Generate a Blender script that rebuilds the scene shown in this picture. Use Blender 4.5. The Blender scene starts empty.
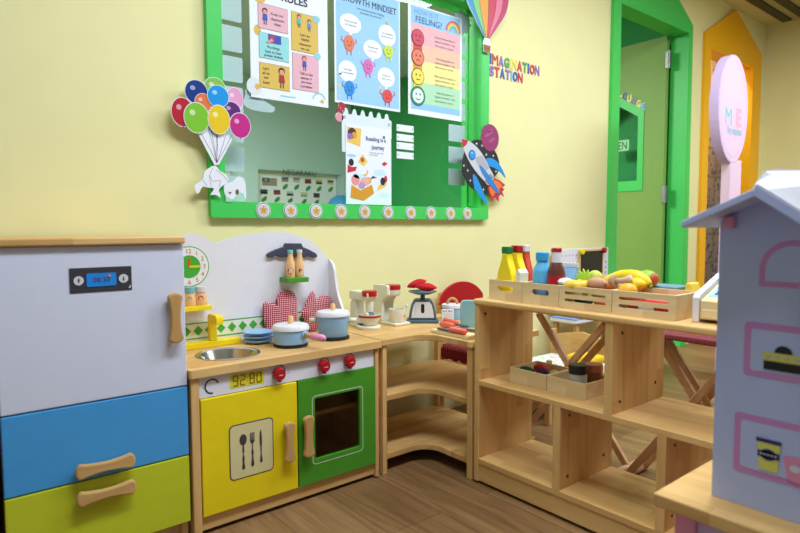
import bpy, bmesh, math, random
from mathutils import Vector, Matrix
random.seed(4)
C = bpy.context.scene.collection
S = bpy.context.scene
PI = math.pi

# ------------------------------------------------------------------ camera
F_PX, YAW, PITCH, ROLL = 591.29, math.radians(39.433), math.radians(3.824), math.radians(.175)
EYE = Vector((0, 0, .82))
_f = Vector((math.sin(YAW)*math.cos(PITCH), math.cos(YAW)*math.cos(PITCH), -math.sin(PITCH)))
_r = Vector((math.cos(YAW), -math.sin(YAW), 0)); _d = _f.cross(_r)
_r2 = math.cos(ROLL)*_r + math.sin(ROLL)*_d; _d2 = -math.sin(ROLL)*_r + math.cos(ROLL)*_d
cam_d = bpy.data.cameras.new('camera'); cam = bpy.data.objects.new('camera', cam_d); C.objects.link(cam)
cam_d.sensor_width = 36; cam_d.lens = F_PX/800*36; cam_d.clip_start = .02
cam.matrix_world = Matrix(((_r2.x, -_d2.x, -_f.x, EYE.x), (_r2.y, -_d2.y, -_f.y, EYE.y), (_r2.z, -_d2.z, -_f.z, EYE.z), (0, 0, 0, 1)))
cam_d.dof.use_dof = True; cam_d.dof.focus_distance = 2.15; cam_d.dof.aperture_fstop = 4.0
S.camera = cam

# ------------------------------------------------------------------ world, lights, exposure
w = bpy.data.worlds.new('world'); S.world = w; w.use_nodes = True
w.node_tree.nodes['Background'].inputs[0].default_value = (.72, .92, 1.12, 1)
w.node_tree.nodes['Background'].inputs[1].default_value = .11
S.view_settings.view_transform = 'Standard'; S.view_settings.look = 'None'
S.view_settings.gamma = 1; S.view_settings.use_curve_mapping = False
S.view_settings.exposure = 0.69
def area(name, loc, sx, sy, power, col=(.89, 1, 1.13), rot=(0, 0, 0)):
    l = bpy.data.lights.new(name, 'AREA'); l.shape = 'RECTANGLE'; l.size = sx; l.size_y = sy; l.energy = power; l.color = col
    o = bpy.data.objects.new(name, l); o.location = loc; o.rotation_euler = rot; C.objects.link(o); return o
area('ceiling_lamp_light', (2.3, .74, 2.38), 1.2, .3, 17)
area('ceiling_lamp_light', (3.9, .05, 2.38), 1.2, .3, 32)
area('ceiling_lamp_light', (.85, .55, 2.38), 1.2, .3, 24)
area('lounge_light', (1.6, 3.3, 2.38), 1.2, .3, 66, (.92, 1, .98))
area('lounge_light', (.9, 4.6, 2.38), .3, 1.2, 26, (.92, 1, .98))  # second, unseen light added to brighten the lounge's upper walls
area('washroom_fill_light', (4.9, 2.12, 2.30), .3, .15, 7, (1, .90, .80))  # unseen warm light added to brighten the tiles

# ------------------------------------------------------------------ pixel of the photo -> point on a known plane of the room
def ray(u, v): return _r2*((u-400)/F_PX) + _d2*((v-266.5)/F_PX) + _f
def Py(u, v, y): d = ray(u, v); return EYE + d*((y-EYE.y)/d.y)
def Px(u, v, x): d = ray(u, v); return EYE + d*((x-EYE.x)/d.x)
def Pz(u, v, z): d = ray(u, v); return EYE + d*((z-EYE.z)/d.z)

# ------------------------------------------------------------------ materials
def lin(c):
    c = c/255
    return c/12.92 if c <= .04045 else ((c+.055)/1.055)**2.4
def rgb(c): return (lin(c[0]), lin(c[1]), lin(c[2]), 1)
_M = {}
def new_mat(name):
    m = bpy.data.materials.new(name); m.use_nodes = True
    return m, m.node_tree, m.node_tree.nodes['Principled BSDF']
def paint(name, c, rough=.5, var=.04, spec=.4, metal=0, scale=30):
    if name in _M: return _M[name]
    m, nt, b = new_mat(name); N = nt.nodes; L = nt.links
    tc = N.new('ShaderNodeTexCoord'); no = N.new('ShaderNodeTexNoise'); no.inputs['Scale'].default_value = scale
    L.new(tc.outputs['Object'], no.inputs['Vector'])
    r = N.new('ShaderNodeValToRGB'); q = rgb(c)
    r.color_ramp.elements[0].position = .3; r.color_ramp.elements[1].position = .7
    r.color_ramp.elements[0].color = (q[0]*(1-var), q[1]*(1-var), q[2]*(1-var), 1)
    r.color_ramp.elements[1].color = (min(1, q[0]*(1+var)), min(1, q[1]*(1+var)), min(1, q[2]*(1+var)), 1)
    L.new(no.outputs['Fac'], r.inputs['Fac']); L.new(r.outputs['Color'], b.inputs['Base Color'])
    b.inputs['Roughness'].default_value = rough; b.inputs['Specular IOR Level'].default_value = spec; b.inputs['Metallic'].default_value = metal
    _M[name] = m; return m
def ink(c, rough=.55): return paint('print_%02x%02x%02x' % tuple(int(v) for v in c), c, rough, 0)
def wood(name, c1, c2, along='x', across='y', rough=.45, lam=.045):
    if name in _M: return _M[name]
    m, nt, b = new_mat(name); N = nt.nodes; L = nt.links
    tc = N.new('ShaderNodeTexCoord'); mp = N.new('ShaderNodeMapping'); L.new(tc.outputs['Object'], mp.inputs['Vector'])
    sc = [22, 22, 22]; sc['xyz'.index(along)] = 2.2; mp.inputs['Scale'].default_value = sc
    sp = N.new('ShaderNodeSeparateXYZ'); L.new(tc.outputs['Object'], sp.inputs[0])
    dv = N.new('ShaderNodeMath'); dv.operation = 'DIVIDE'; dv.inputs[1].default_value = lam; L.new(sp.outputs['XYZ'.index(across.upper())], dv.inputs[0])
    fl = N.new('ShaderNodeMath'); fl.operation = 'FLOOR'; L.new(dv.outputs[0], fl.inputs[0])
    d2 = N.new('ShaderNodeMath'); d2.operation = 'MULTIPLY'; d2.inputs[1].default_value = 3.0; L.new(sp.outputs['XYZ'.index(along.upper())], d2.inputs[0])
    ad = N.new('ShaderNodeMath'); ad.operation = 'MULTIPLY_ADD'; ad.inputs[1].default_value = .37; L.new(fl.outputs[0], ad.inputs[0]); L.new(d2.outputs[0], ad.inputs[2])
    f2 = N.new('ShaderNodeMath'); f2.operation = 'FLOOR'; L.new(ad.outputs[0], f2.inputs[0])
    cx = N.new('ShaderNodeCombineXYZ'); L.new(fl.outputs[0], cx.inputs[0]); L.new(f2.outputs[0], cx.inputs[1])
    wn = N.new('ShaderNodeTexWhiteNoise'); wn.noise_dimensions = '2D'; L.new(cx.outputs[0], wn.inputs['Vector'])
    off = N.new('ShaderNodeVectorMath'); off.operation = 'SCALE'; off.inputs['Scale'].default_value = 7; L.new(wn.outputs['Color'], off.inputs[0])
    av = N.new('ShaderNodeVectorMath'); L.new(mp.outputs[0], av.inputs[0]); L.new(off.outputs[0], av.inputs[1])
    no = N.new('ShaderNodeTexNoise'); no.inputs['Scale'].default_value = 1; no.inputs['Detail'].default_value = 5; no.inputs['Distortion'].default_value = .8
    L.new(av.outputs[0], no.inputs['Vector'])
    mx = N.new('ShaderNodeMath'); mx.operation = 'MULTIPLY_ADD'; mx.inputs[1].default_value = .38; L.new(wn.outputs['Value'], mx.inputs[0]); L.new(no.outputs['Fac'], mx.inputs[2])
    r = N.new('ShaderNodeValToRGB'); r.color_ramp.elements[0].position = .38; r.color_ramp.elements[1].position = .98
    r.color_ramp.elements[0].color = rgb(c1); r.color_ramp.elements[1].color = rgb(c2)
    L.new(mx.outputs[0], r.inputs['Fac']); L.new(r.outputs['Color'], b.inputs['Base Color'])
    b.inputs['Roughness'].default_value = rough; b.inputs['Specular IOR Level'].default_value = .35
    _M[name] = m; return m
def gingham(name, a1='X', a2='Z', size=.0055, c=(196, 30, 62), lt=(240, 225, 225)):
    if name in _M: return _M[name]
    m, nt, b = new_mat(name); N = nt.nodes; L = nt.links
    tc = N.new('ShaderNodeTexCoord'); sp = N.new('ShaderNodeSeparateXYZ'); L.new(tc.outputs['Object'], sp.inputs[0]); outs = []
    for a in (a1, a2):
        d = N.new('ShaderNodeMath'); d.operation = 'DIVIDE'; d.inputs[1].default_value = size*2; L.new(sp.outputs[a], d.inputs[0])
        f = N.new('ShaderNodeMath'); f.operation = 'FRACT'; L.new(d.outputs[0], f.inputs[0])
        g = N.new('ShaderNodeMath'); g.operation = 'GREATER_THAN'; g.inputs[1].default_value = .5; L.new(f.outputs[0], g.inputs[0]); outs.append(g)
    s = N.new('ShaderNodeMath'); s.operation = 'ADD'; L.new(outs[0].outputs[0], s.inputs[0]); L.new(outs[1].outputs[0], s.inputs[1])
    h = N.new('ShaderNodeMath'); h.operation = 'MULTIPLY'; h.inputs[1].default_value = .5; L.new(s.outputs[0], h.inputs[0])
    r = N.new('ShaderNodeValToRGB'); r.color_ramp.interpolation = 'CONSTANT'
    r.color_ramp.elements[0].color = rgb(lt); r.color_ramp.elements[1].position = .9; r.color_ramp.elements[1].color = rgb((c[0]*.75, c[1]*.6, c[2]*.7))
    e = r.color_ramp.elements.new(.3); e.color = rgb(c)
    L.new(h.outputs[0], r.inputs['Fac']); L.new(r.outputs['Color'], b.inputs['Base Color']); b.inputs['Roughness'].default_value = .9
    _M[name] = m; return m
def glassy(name, tint=(1, 1, 1), refl=.10, rough=.02):
    if name in _M: return _M[name]
    m, nt, b = new_mat(name); N = nt.nodes; L = nt.links; N.remove(b)
    t = N.new('ShaderNodeBsdfTransparent'); t.inputs[0].default_value = (*tint, 1)
    g = N.new('ShaderNodeBsdfGlossy'); g.inputs['Roughness'].default_value = rough
    fr = N.new('ShaderNodeFresnel'); fr.inputs[0].default_value = 1.45
    mx = N.new('ShaderNodeMixShader'); ge = N.new('ShaderNodeNewGeometry'); iv = N.new('ShaderNodeMath'); iv.operation = 'SUBTRACT'; iv.inputs[0].default_value = 1; L.new(ge.outputs['Backfacing'], iv.inputs[1])
    mu = N.new('ShaderNodeMath'); mu.operation = 'MULTIPLY'; L.new(fr.outputs[0], mu.inputs[0]); L.new(iv.outputs[0], mu.inputs[1])
    L.new(mu.outputs[0], mx.inputs[0]); L.new(t.outputs[0], mx.inputs[1]); L.new(g.outputs[0], mx.inputs[2])
    L.new(mx.outputs[0], N['Material Output'].inputs['Surface']); _M[name] = m; return m

WALL = paint('yellow_wall_paint', (241, 233, 172), .75, .015, .2, scale=6)
GREEN = paint('bright_green_paint', (72, 205, 92), .4, .02)
LEAFG = paint('lime_green_door_paint', (128, 166, 74), .5, .02)
DKGREEN = paint('deep_green_wall_paint', (44, 158, 82), .6, .03)
ORANGE = paint('orange_frame_paint', (252, 184, 16), .45, .03)
WHITE = paint('white_lacquer', (232, 230, 236), .35, .01)
FRIDGEW = paint('cool_white_lacquer', (222, 224, 240), .35, .01)
CREAM = paint('cream_lacquer', (238, 232, 208), .4, .01)
LBLUE = paint('pale_blue_lacquer', (144, 188, 226), .4, .02)
BLUE = paint('sky_blue_lacquer', (72, 160, 222), .38, .02)
LIME = paint('lime_yellow_lacquer', (200, 208, 44), .38, .02)
YELLOW = paint('sunny_yellow_lacquer', (246, 220, 24), .38, .02)
KGREEN = paint('kitchen_green_lacquer', (74, 150, 40), .38, .02)
RED = paint('red_lacquer', (180, 22, 34), .3, .02)
BLACK = paint('black_lacquer', (22, 22, 24), .4, .02)
SLATE = paint('slate_blue_lacquer', (84, 104, 124), .4, .02)
NAVY = paint('charcoal_navy_lacquer', (66, 70, 86), .45, .02)
STEEL = paint('brushed_steel', (200, 200, 196), .22, .03, .5, 1)
HINGE = paint('hinge_steel', (150, 150, 146), .45, .03, .5, 1)
PINK = paint('pink_lacquer', (232, 150, 186), .4, .02)
LILAC = paint('lilac_lacquer', (206, 180, 220), .45, .02)
TEAL = paint('teal_lacquer', (130, 182, 190), .45, .02)
CORAL = paint('coral_lacquer', (236, 106, 84), .4, .03)
PEACH = paint('peach_wood_paint', (244, 196, 136), .45, .03)
PAPER = paint('paper_white', (238, 240, 246), .5, .01)
CARD = paint('pale_card', (200, 214, 222), .5, .02)
W1, W2 = (198, 150, 86), (234, 192, 126)
WOODX = wood('rubberwood_grain_x', W1, W2, 'x', 'y')
WOODY = wood('rubberwood_grain_y', W1, W2, 'y', 'x')
WOODZ = wood('rubberwood_grain_z', W1, W2, 'z', 'x')
WOODZY = wood('rubberwood_grain_z_side', W1, W2, 'z', 'y')
HANDLE = wood('handle_wood', (184, 138, 80), (224, 182, 116), 'x', 'y', lam=.5)
HANDLEV = wood('handle_wood_vertical', (184, 138, 80), (224, 182, 116), 'z', 'y', lam=.5)
BIRCH = wood('birch_ply', (214, 184, 132), (238, 214, 166), 'y', 'z', lam=.5)
DARKW = wood('stand_wood', (176, 130, 88), (214, 170, 124), 'z', 'y', lam=.5)
OVEN = glassy('oven_window_acrylic', (.72, .66, .6))
GLASS = glassy('window_glass', (.94, .97, .95))

# ------------------------------------------------------------------ mesh builder
XZ = (Vector((1, 0, 0)), Vector((0, 0, 1)), Vector((0, -1, 0)))     # a face looking towards -y
YZ = (Vector((0, -1, 0)), Vector((0, 0, 1)), Vector((-1, 0, 0)))    # a face looking towards -x
XY = (Vector((1, 0, 0)), Vector((0, 1, 0)), Vector((0, 0, 1)))
_T = {}
def text_geo(body, bold):
    if any(c in 'MNWK' for c in body): bold = 0      # keep sharp joins open
    k = (body, bold)
    if k not in _T:
        cu = bpy.data.curves.new('t', 'FONT'); cu.body = body; cu.size = 1; cu.align_x = 'CENTER'; cu.align_y = 'CENTER'; cu.offset = bold; cu.resolution_u = 3
        ob = bpy.data.objects.new('t', cu); C.objects.link(ob)
        dg = bpy.context.evaluated_depsgraph_get(); me = bpy.data.meshes.new_from_object(ob.evaluated_get(dg))
        _T[k] = ([v.co.to_2d() for v in me.vertices], [list(p.vertices) for p in me.polygons])
        bpy.data.objects.remove(ob); bpy.data.curves.remove(cu); bpy.data.meshes.remove(me)
    return _T[k]
class MB:
    def __init__(s): s.v = []; s.f = []; s.mi = []; s.sm = []; s.mats = []
    def mat(s, m):
        if m not in s.mats: s.mats.append(m)
        return s.mats.index(m)
    def add(s, vs, fs, m, smooth=False):
        b = len(s.v); i = s.mat(m); s.v += [Vector(v) for v in vs]
        for f in fs: s.f.append([b+k for k in f]); s.mi.append(i); s.sm.append(smooth)
        return s
    def addbm(s, bm, m, smooth=False, M=None):
        bm.verts.index_update()
        s.add([(M @ v.co if M else v.co.copy()) for v in bm.verts], [[v.index for v in f.verts] for f in bm.faces], m, smooth); bm.free(); return s
    def box(s, a, b, m, bev=0, seg=2, M=None):
        bm = bmesh.new(); bmesh.ops.create_cube(bm, size=1)
        for v in bm.verts: v.co = Vector([a[i]+(v.co[i]+.5)*(b[i]-a[i]) for i in range(3)])
        if bev: bmesh.ops.bevel(bm, geom=bm.edges[:], offset=bev, segments=seg, affect='EDGES', profile=.5)
        bmesh.ops.recalc_face_normals(bm, faces=bm.faces[:]); return s.addbm(bm, m, False, M)
    def prism(s, poly, m, frame=XZ, o=(0, 0, 0), depth=.01, holes=(), bev=0, smooth=False, seg=2):
        """poly in (u,v); front face lies on o and the body goes depth behind it (against the normal)"""
        U, V, Nn = frame; o = Vector(o); bm = bmesh.new(); loops = []
        for pl in [poly]+list(holes):
            vs = [bm.verts.new(o+U*p[0]+V*p[1]) for p in pl]
            es = [bm.edges.new((vs[i], vs[(i+1) % len(vs)])) for i in range(len(vs))]; loops.append(es)
        if holes: bmesh.ops.triangle_fill(bm, use_beauty=True, use_dissolve=False, edges=bm.edges[:], normal=Nn)
        else: bm.faces.new([e.verts[0] for e in loops[0]])
        fs = bm.faces[:]
        r = bmesh.ops.extrude_face_region(bm, geom=fs)
        nv = [g for g in r['geom'] if isinstance(g, bmesh.types.BMVert)]
        for v in nv: v.co -= Nn*depth
        bmesh.ops.recalc_face_normals(bm, faces=bm.faces[:])
        if bev:
            es = [e for e in bm.edges if len(e.link_faces) == 2 and e.link_faces[0].normal.angle(e.link_faces[1].normal) > .9]
            bmesh.ops.bevel(bm, geom=es, offset=bev, segments=seg, affect='EDGES', profile=.5)
        return s.addbm(bm, m, smooth)
    def lathe(s, prof, c, m, seg=28, axis=None, sx=1, sy=1):
        c = Vector(c); rot = Vector((0, 0, 1)).rotation_difference(Vector(axis)).to_matrix() if axis else Matrix.Identity(3)
        pts = [prof[0]]; segs = []
        for i in range(len(prof)-1): segs.append((prof[i], prof[i+1]))
        groups = []; cur = [segs[0]]
        for a, b in zip(segs, segs[1:]):
            va = Vector((a[1][0]-a[0][0], a[1][1]-a[0][1])); vb = Vector((b[1][0]-b[0][0], b[1][1]-b[0][1]))
            if va.length > 1e-9 and vb.length > 1e-9 and va.angle(vb) > .6: groups.append(cur); cur = [b]
            else: cur.append(b)
        groups.append(cur)
        for g in groups:
            ring = [g[0][0]]+[q[1] for q in g]; vs = []; fs = []
            for (r, z) in ring:
                for k in range(seg):
                    t = 2*PI*k/seg; vs.append(c+rot @ Vector((r*sx*math.cos(t), r*sy*math.sin(t), z)))
            for i in range(len(ring)-1):
                for k in range(seg):
                    k2 = (k+1) % seg; fs.append([i*seg+k, i*seg+k2, (i+1)*seg+k2, (i+1)*seg+k])
            s.add(vs, fs, m, True)
        return s
    def cyl(s, c, r, h, m, axis=None, seg=28, bev=0):
        p = [(0, 0), (r, 0), (r, h), (0, h)] if not bev else [(0, 0), (r-bev, 0), (r-bev*.3, bev*.3), (r, bev), (r, h-bev), (r-bev*.3, h-bev*.3), (r-bev, h), (0, h)]
        return s.lathe(p, c, m, seg, axis)
    def tube(s, path, r, m, seg=10, cap=True):
        path = [Vector(p) for p in path]; n = len(path); rs = r if isinstance(r, (list, tuple)) else [r]*n; vs = []; fs = []; up = None
        for i, p in enumerate(path):
            t = (path[min(i+1, n-1)]-path[max(i-1, 0)]).normalized()
            if up is None: up = t.orthogonal().normalized()
            up = (up-t*up.dot(t)).normalized(); sd = t.cross(up)
            for k in range(seg): a = 2*PI*k/seg; vs.append(p+(up*math.cos(a)+sd*math.sin(a))*rs[i])
        for i in range(n-1):
            for k in range(seg): k2 = (k+1) % seg; fs.append([i*seg+k, i*seg+k2, (i+1)*seg+k2, (i+1)*seg+k])
        if cap: fs += [list(range(seg))[::-1], [(n-1)*seg+k for k in range(seg)]]
        return s.add(vs, fs, m, True)
    def blob(s, c, r, m, rz=0, ry=0, bump=0, seg=20, fn=None):
        bm = bmesh.new(); bmesh.ops.create_uvsphere(bm, u_segments=seg, v_segments=seg//2+2, radius=1)
        R = Matrix.Rotation(rz, 3, 'Z') @ Matrix.Rotation(ry, 3, 'Y')
        for v in bm.verts:
            p = v.co.copy(); k = 1+bump*(math.sin(p.x*5+1)*math.sin(p.y*4+2)+.5*math.sin(p.z*7+p.x*3))
            if fn: p = fn(p)
            v.co = Vector(c)+R @ Vector((p.x*r[0]*k, p.y*r[1]*k, p.z*r[2]*k))
        return s.addbm(bm, m, True)
    # prints: flat ink lying on a surface
    def flat(s, pts, m, frame, o, k=1):
        U, V, Nn = frame; o = Vector(o)+Nn*(.0006*k); return s.add([o+U*p[0]+V*p[1] for p in pts], [list(range(len(pts)))], m)
    def rect(s, x0, x1, z0, z1, m, frame, o, k=1, r=0): return s.flat(rrect(x0, x1, z0, z1, r), m, frame, o, k)
    def disc(s, x, z, rx, rz, m, frame, o, k=1, n=28, a=0): return s.flat(ell(x, z, rx, rz, n, a), m, frame, o, k)
    def line(s, pts, wd, m, frame, o, k=1, closed=False):
        U, V, Nn = frame; o = Vector(o)+Nn*(.0006*k); P = [Vector(p) for p in pts]; n = len(P); vs = []
        for i in range(n):
            a = P[(i-1) % n] if closed or i else P[i]; b = P[(i+1) % n] if closed or i < n-1 else P[i]
            t = (b-a); t = t.normalized() if t.length else Vector((1, 0)); nn = Vector((-t.y, t.x))*wd/2
            for q in (P[i]-nn, P[i]+nn): vs.append(o+U*q.x+V*q.y)
        fs = [[2*i, 2*i+2, 2*i+3, 2*i+1] for i in range(n-1)]
        if closed: fs.append([2*n-2, 0, 1, 2*n-1])
        return s.add(vs, fs, m)
    def text(s, body, x, z, h, m, frame, o, k=1, bold=.0, wid=None, rot=0):
        """h: cap height; wid: stretch to this width"""
        vs, fs = text_geo(body, bold); U, V, Nn = frame; o = Vector(o)+Nn*(.0006*k)
        if not vs: return s
        sc = h/.70; x0 = min(v.x for v in vs); x1 = max(v.x for v in vs); y0 = min(v.y for v in vs); y1 = max(v.y for v in vs)
        sx = wid/(x1-x0) if wid else sc; cr, sr = math.cos(rot), math.sin(rot); pts = []
        for v in vs:
            a = (v.x-(x0+x1)/2)*sx; b = (v.y-(y0+y1)/2)*sc; a, b = a*cr-b*sr, a*sr+b*cr; pts.append(o+U*(x+a)+V*(z+b))
        return s.add(pts, fs, m)
    def build(s, name, parent=None, org=(0, 0, 0)):
        me = bpy.data.meshes.new(name); o = Vector(org)
        me.from_pydata([v-o for v in s.v], [], s.f)
        for m in s.mats: me.materials.append(m)
        me.polygons.foreach_set('material_index', s.mi); me.polygons.foreach_set('use_smooth', s.sm); me.update()
        ob = bpy.data.objects.new(name, me); C.objects.link(ob)
        if parent: ob.parent = parent
        return ob
def rrect(x0, x1, z0, z1, r=0, n=5):
    if not r: return [(x0, z0), (x1, z0), (x1, z1), (x0, z1)]
    out = []
    for cx, cz, a0 in ((x1-r, z0+r, -90), (x1-r, z1-r, 0), (x0+r, z1-r, 90), (x0+r, z0+r, 180)):
        for i in range(n+1): a = math.radians(a0+90*i/n); out.append((cx+r*math.cos(a), cz+r*math.sin(a)))
    return out
def ell(x, z, rx, rz, n=28, a=0):
    ca, sa = math.cos(a), math.sin(a); out = []
    for i in range(n):
        t = 2*PI*i/n; u, v = rx*math.cos(t), rz*math.sin(t); out.append((x+u*ca-v*sa, z+u*sa+v*ca))
    return out
def arc(x, z, r, a0, a1, n=16, rz=None): return [(x+r*math.cos(math.radians(a0+(a1-a0)*i/n)), z+(rz or r)*math.sin(math.radians(a0+(a1-a0)*i/n))) for i in range(n+1)]
def smooth_poly(pts, n=4):
    out = []; N = len(pts); P = [Vector(p) for p in pts]
    for i in range(N):
        p0, p1, p2, p3 = P[i-1], P[i], P[(i+1) % N], P[(i+2) % N]
        for k in range(n):
            t = k/n; out.append(tuple(.5*((2*p1)+(p2-p0)*t+(2*p0-5*p1+4*p2-p3)*t*t+(3*p1-p0-3*p2+p3)*t**3)))
    return out
def smooth_open(pts, n=4):
    P = [Vector(p) for p in pts]; P = [P[0]*2-P[1]]+P+[P[-1]*2-P[-2]]; out = []
    for i in range(1, len(P)-2):
        p0, p1, p2, p3 = P[i-1:i+3]
        for k in range(n):
            t = k/n; out.append(.5*((2*p1)+(p2-p0)*t+(2*p0-5*p1+4*p2-p3)*t*t+(3*p1-p0-3*p2+p3)*t**3))
    return out+[P[-2]]
def star(x, z, r, n=5, q=.45, a=90): return [(x+(r if i % 2 == 0 else r*q)*math.cos(math.radians(a+180*i/n)), z+(r if i % 2 == 0 else r*q)*math.sin(math.radians(a+180*i/n))) for i in range(2*n)]
def pxs(pts, y): return [(p.x, p.z) for p in (Py(u, v, y) for u, v in pts)]

# ------------------------------------------------------------------ scene objects
ORG = {}
def thing(name, label, cat, loc=(0, 0, 0), rz=0, group=None):
    o = bpy.data.objects.new(name, None); C.objects.link(o); o.empty_display_size = .03; o.location = loc; o.rotation_euler = (0, 0, rz)
    o['label'] = label; o['category'] = cat
    if group: o['group'] = group
    ORG[o] = Vector(loc); return o
def part(mb, name, parent, label=None, local=False):
    """a part (or sub-part); geometry given in world coordinates unless local"""
    org = Vector((0, 0, 0)) if local else ORG.get(parent, Vector((0, 0, 0)))
    o = mb.build(name, parent, org); ORG[o] = Vector((0, 0, 0)) if local else org
    if label: o['label'] = label
    return o
def solo(mb, name, label, cat, group=None):
    xs = [v.x for v in mb.v]; ys = [v.y for v in mb.v]; zs = [v.z for v in mb.v]
    loc = Vector(((min(xs)+max(xs))/2, (min(ys)+max(ys))/2, min(zs))); o = mb.build(name, None, loc); o.location = loc
    o['label'] = label; o['category'] = cat
    if group: o['group'] = group
    ORG[o] = loc; return o
def base(mb):
    xs = [v.x for v in mb.v]; ys = [v.y for v in mb.v]; zs = [v.z for v in mb.v]
    return Vector(((min(xs)+max(xs))/2, (min(ys)+max(ys))/2, min(zs)))
def struct(mb, name, parent=None, label=None):
    o = mb.build(name, parent)
    if not parent:
        o['kind'] = 'structure'; o['label'] = label; o['category'] = name.split('_')[0]
    return o

# ================================================================== SETTING
W = 1.886                                   # the back wall's face
CEIL = 2.42
# floor
def floor_mat():
    m, nt, b = new_mat('wood_laminate_floor'); N = nt.nodes; L = nt.links
    tc = N.new('ShaderNodeTexCoord'); sp = N.new('ShaderNodeSeparateXYZ'); L.new(tc.outputs['Object'], sp.inputs[0])
    cx = N.new('ShaderNodeCombineXYZ'); L.new(sp.outputs['Y'], cx.inputs[0]); L.new(sp.outputs['X'], cx.inputs[1])
    br = N.new('ShaderNodeTexBrick'); br.offset = .37; br.inputs['Scale'].default_value = 1; br.inputs['Brick Width'].default_value = 1.2; br.inputs['Row Height'].default_value = .19
    br.inputs['Mortar Size'].default_value = .0012; br.inputs['Color1'].default_value = rgb((156, 120, 80)); br.inputs['Color2'].default_value = rgb((132, 98, 62)); br.inputs['Mortar'].default_value = rgb((96, 76, 58))
    L.new(cx.outputs[0], br.inputs['Vector'])
    mp = N.new('ShaderNodeMapping'); mp.inputs['Scale'].default_value = (26, 2.2, 1); L.new(tc.outputs['Object'], mp.inputs['Vector'])
    no = N.new('ShaderNodeTexNoise'); no.inputs['Scale'].default_value = 1; no.inputs['Detail'].default_value = 6; no.inputs['Distortion'].default_value = 1.5; L.new(mp.outputs[0], no.inputs['Vector'])
    r = N.new('ShaderNodeValToRGB'); r.color_ramp.elements[0].position = .3; r.color_ramp.elements[1].position = .72
    r.color_ramp.elements[0].color = (.62, .58, .54, 1); r.color_ramp.elements[1].color = (1.1, 1.1, 1.1, 1); L.new(no.outputs['Fac'], r.inputs['Fac'])
    mu = N.new('ShaderNodeMix'); mu.data_type = 'RGBA'; mu.blend_type = 'MULTIPLY'; mu.inputs[0].default_value = 1
    L.new(br.outputs['Color'], mu.inputs[6]); L.new(r.outputs['Color'], mu.inputs[7]); L.new(mu.outputs[2], b.inputs['Base Color'])
    b.inputs['Roughness'].default_value = .42; b.inputs['Specular IOR Level'].default_value = .35; return m
struct(MB().box((-2, -2.6, -.05), (5.6, 6.2, 0), floor_mat()), 'floor', None, 'brown wood laminate floor')
struct(MB().box((-2, -2.6, CEIL), (5.6, 6.2, CEIL+.05), paint('ceiling_bounce_tint', (214, 206, 160), .8, .02, .2)), 'ceiling', None, 'ceiling with shade and yellow bounce in its colour')  # olive tone puts shade and yellow wall bounce into the colour
# back wall with the window opening and two doorways
WX0, WX1, WZ0, WZ1 = .781, 2.024, .895, 1.814          # window opening
D0, D1, DH = 3.165, 4.02, 2.10                       # green doorway
E0, E1, EH = 4.335, 5.10, 2.06                       # orange doorway
b = MB(); T = .10
for x0, x1, z0, z1 in ((-2, WX0, 0, CEIL), (WX0, WX1, 0, WZ0), (WX0, WX1, WZ1, CEIL), (WX1, D0, 0, CEIL), (D0, D1, DH, CEIL), (D1, E0, 0, CEIL), (E0, E1, EH, CEIL), (E1, 5.45, 0, CEIL)):
    b.box((x0, W, z0), (x1, W+T, z1), WALL)
struct(b, 'wall_back', None, 'pale yellow painted back wall')
struct(MB().box((5.37, -2.6, 0), (5.47, W, CEIL), WALL), 'wall_right', None, 'pale yellow painted right wall')
struct(MB().box((-1.6, -2.6, 0), (-1.5, W, CEIL), paint('left_wall_fill_blue', (206, 218, 240), .75, .01, .2)), 'wall_left', None, 'unseen left wall coloured pale blue for cool fill light')  # out of view; pale blue is chosen to throw cool fill light
# the lounge behind the window and the green doorway
LW = paint('lounge_wall_paint', (184, 212, 212), .7, .02)
struct(MB().box((4.10, W+T, 0), (4.18, 6.1, CEIL), DKGREEN), 'wall_lounge_right', None, 'green side wall of the lounge beyond the window')
bb = Py(300, 172, 5.9).z
struct(MB().box((0, 5.9, bb), (4.1, 6.0, CEIL), LW), 'trim_1', None, 'grey green bulkhead across the far end of the lounge')
struct(MB().box((0, 6.0, 0), (4.1, 6.1, CEIL), paint('lounge_lower_wall', (220, 224, 214), .7, .02)), 'wall_lounge_far', None, 'pale far wall of the lounge')
for k_, (a_, b_) in enumerate(((2.62, 2.86), (3.95, 4.10))): struct(MB().box((a_, 5.85, 0), (b_, 5.9995, bb-.0005), LW), 'trim_%d' % (k_+2), None, 'grey green pier at the %s of the flag board' % ('left', 'right')[k_])
struct(MB().box((0, W+T, CEIL-.01), (4.1, 6.0, CEIL-.0005), LW), 'ceiling_lounge', None, 'grey green ceiling of the lounge')
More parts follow.
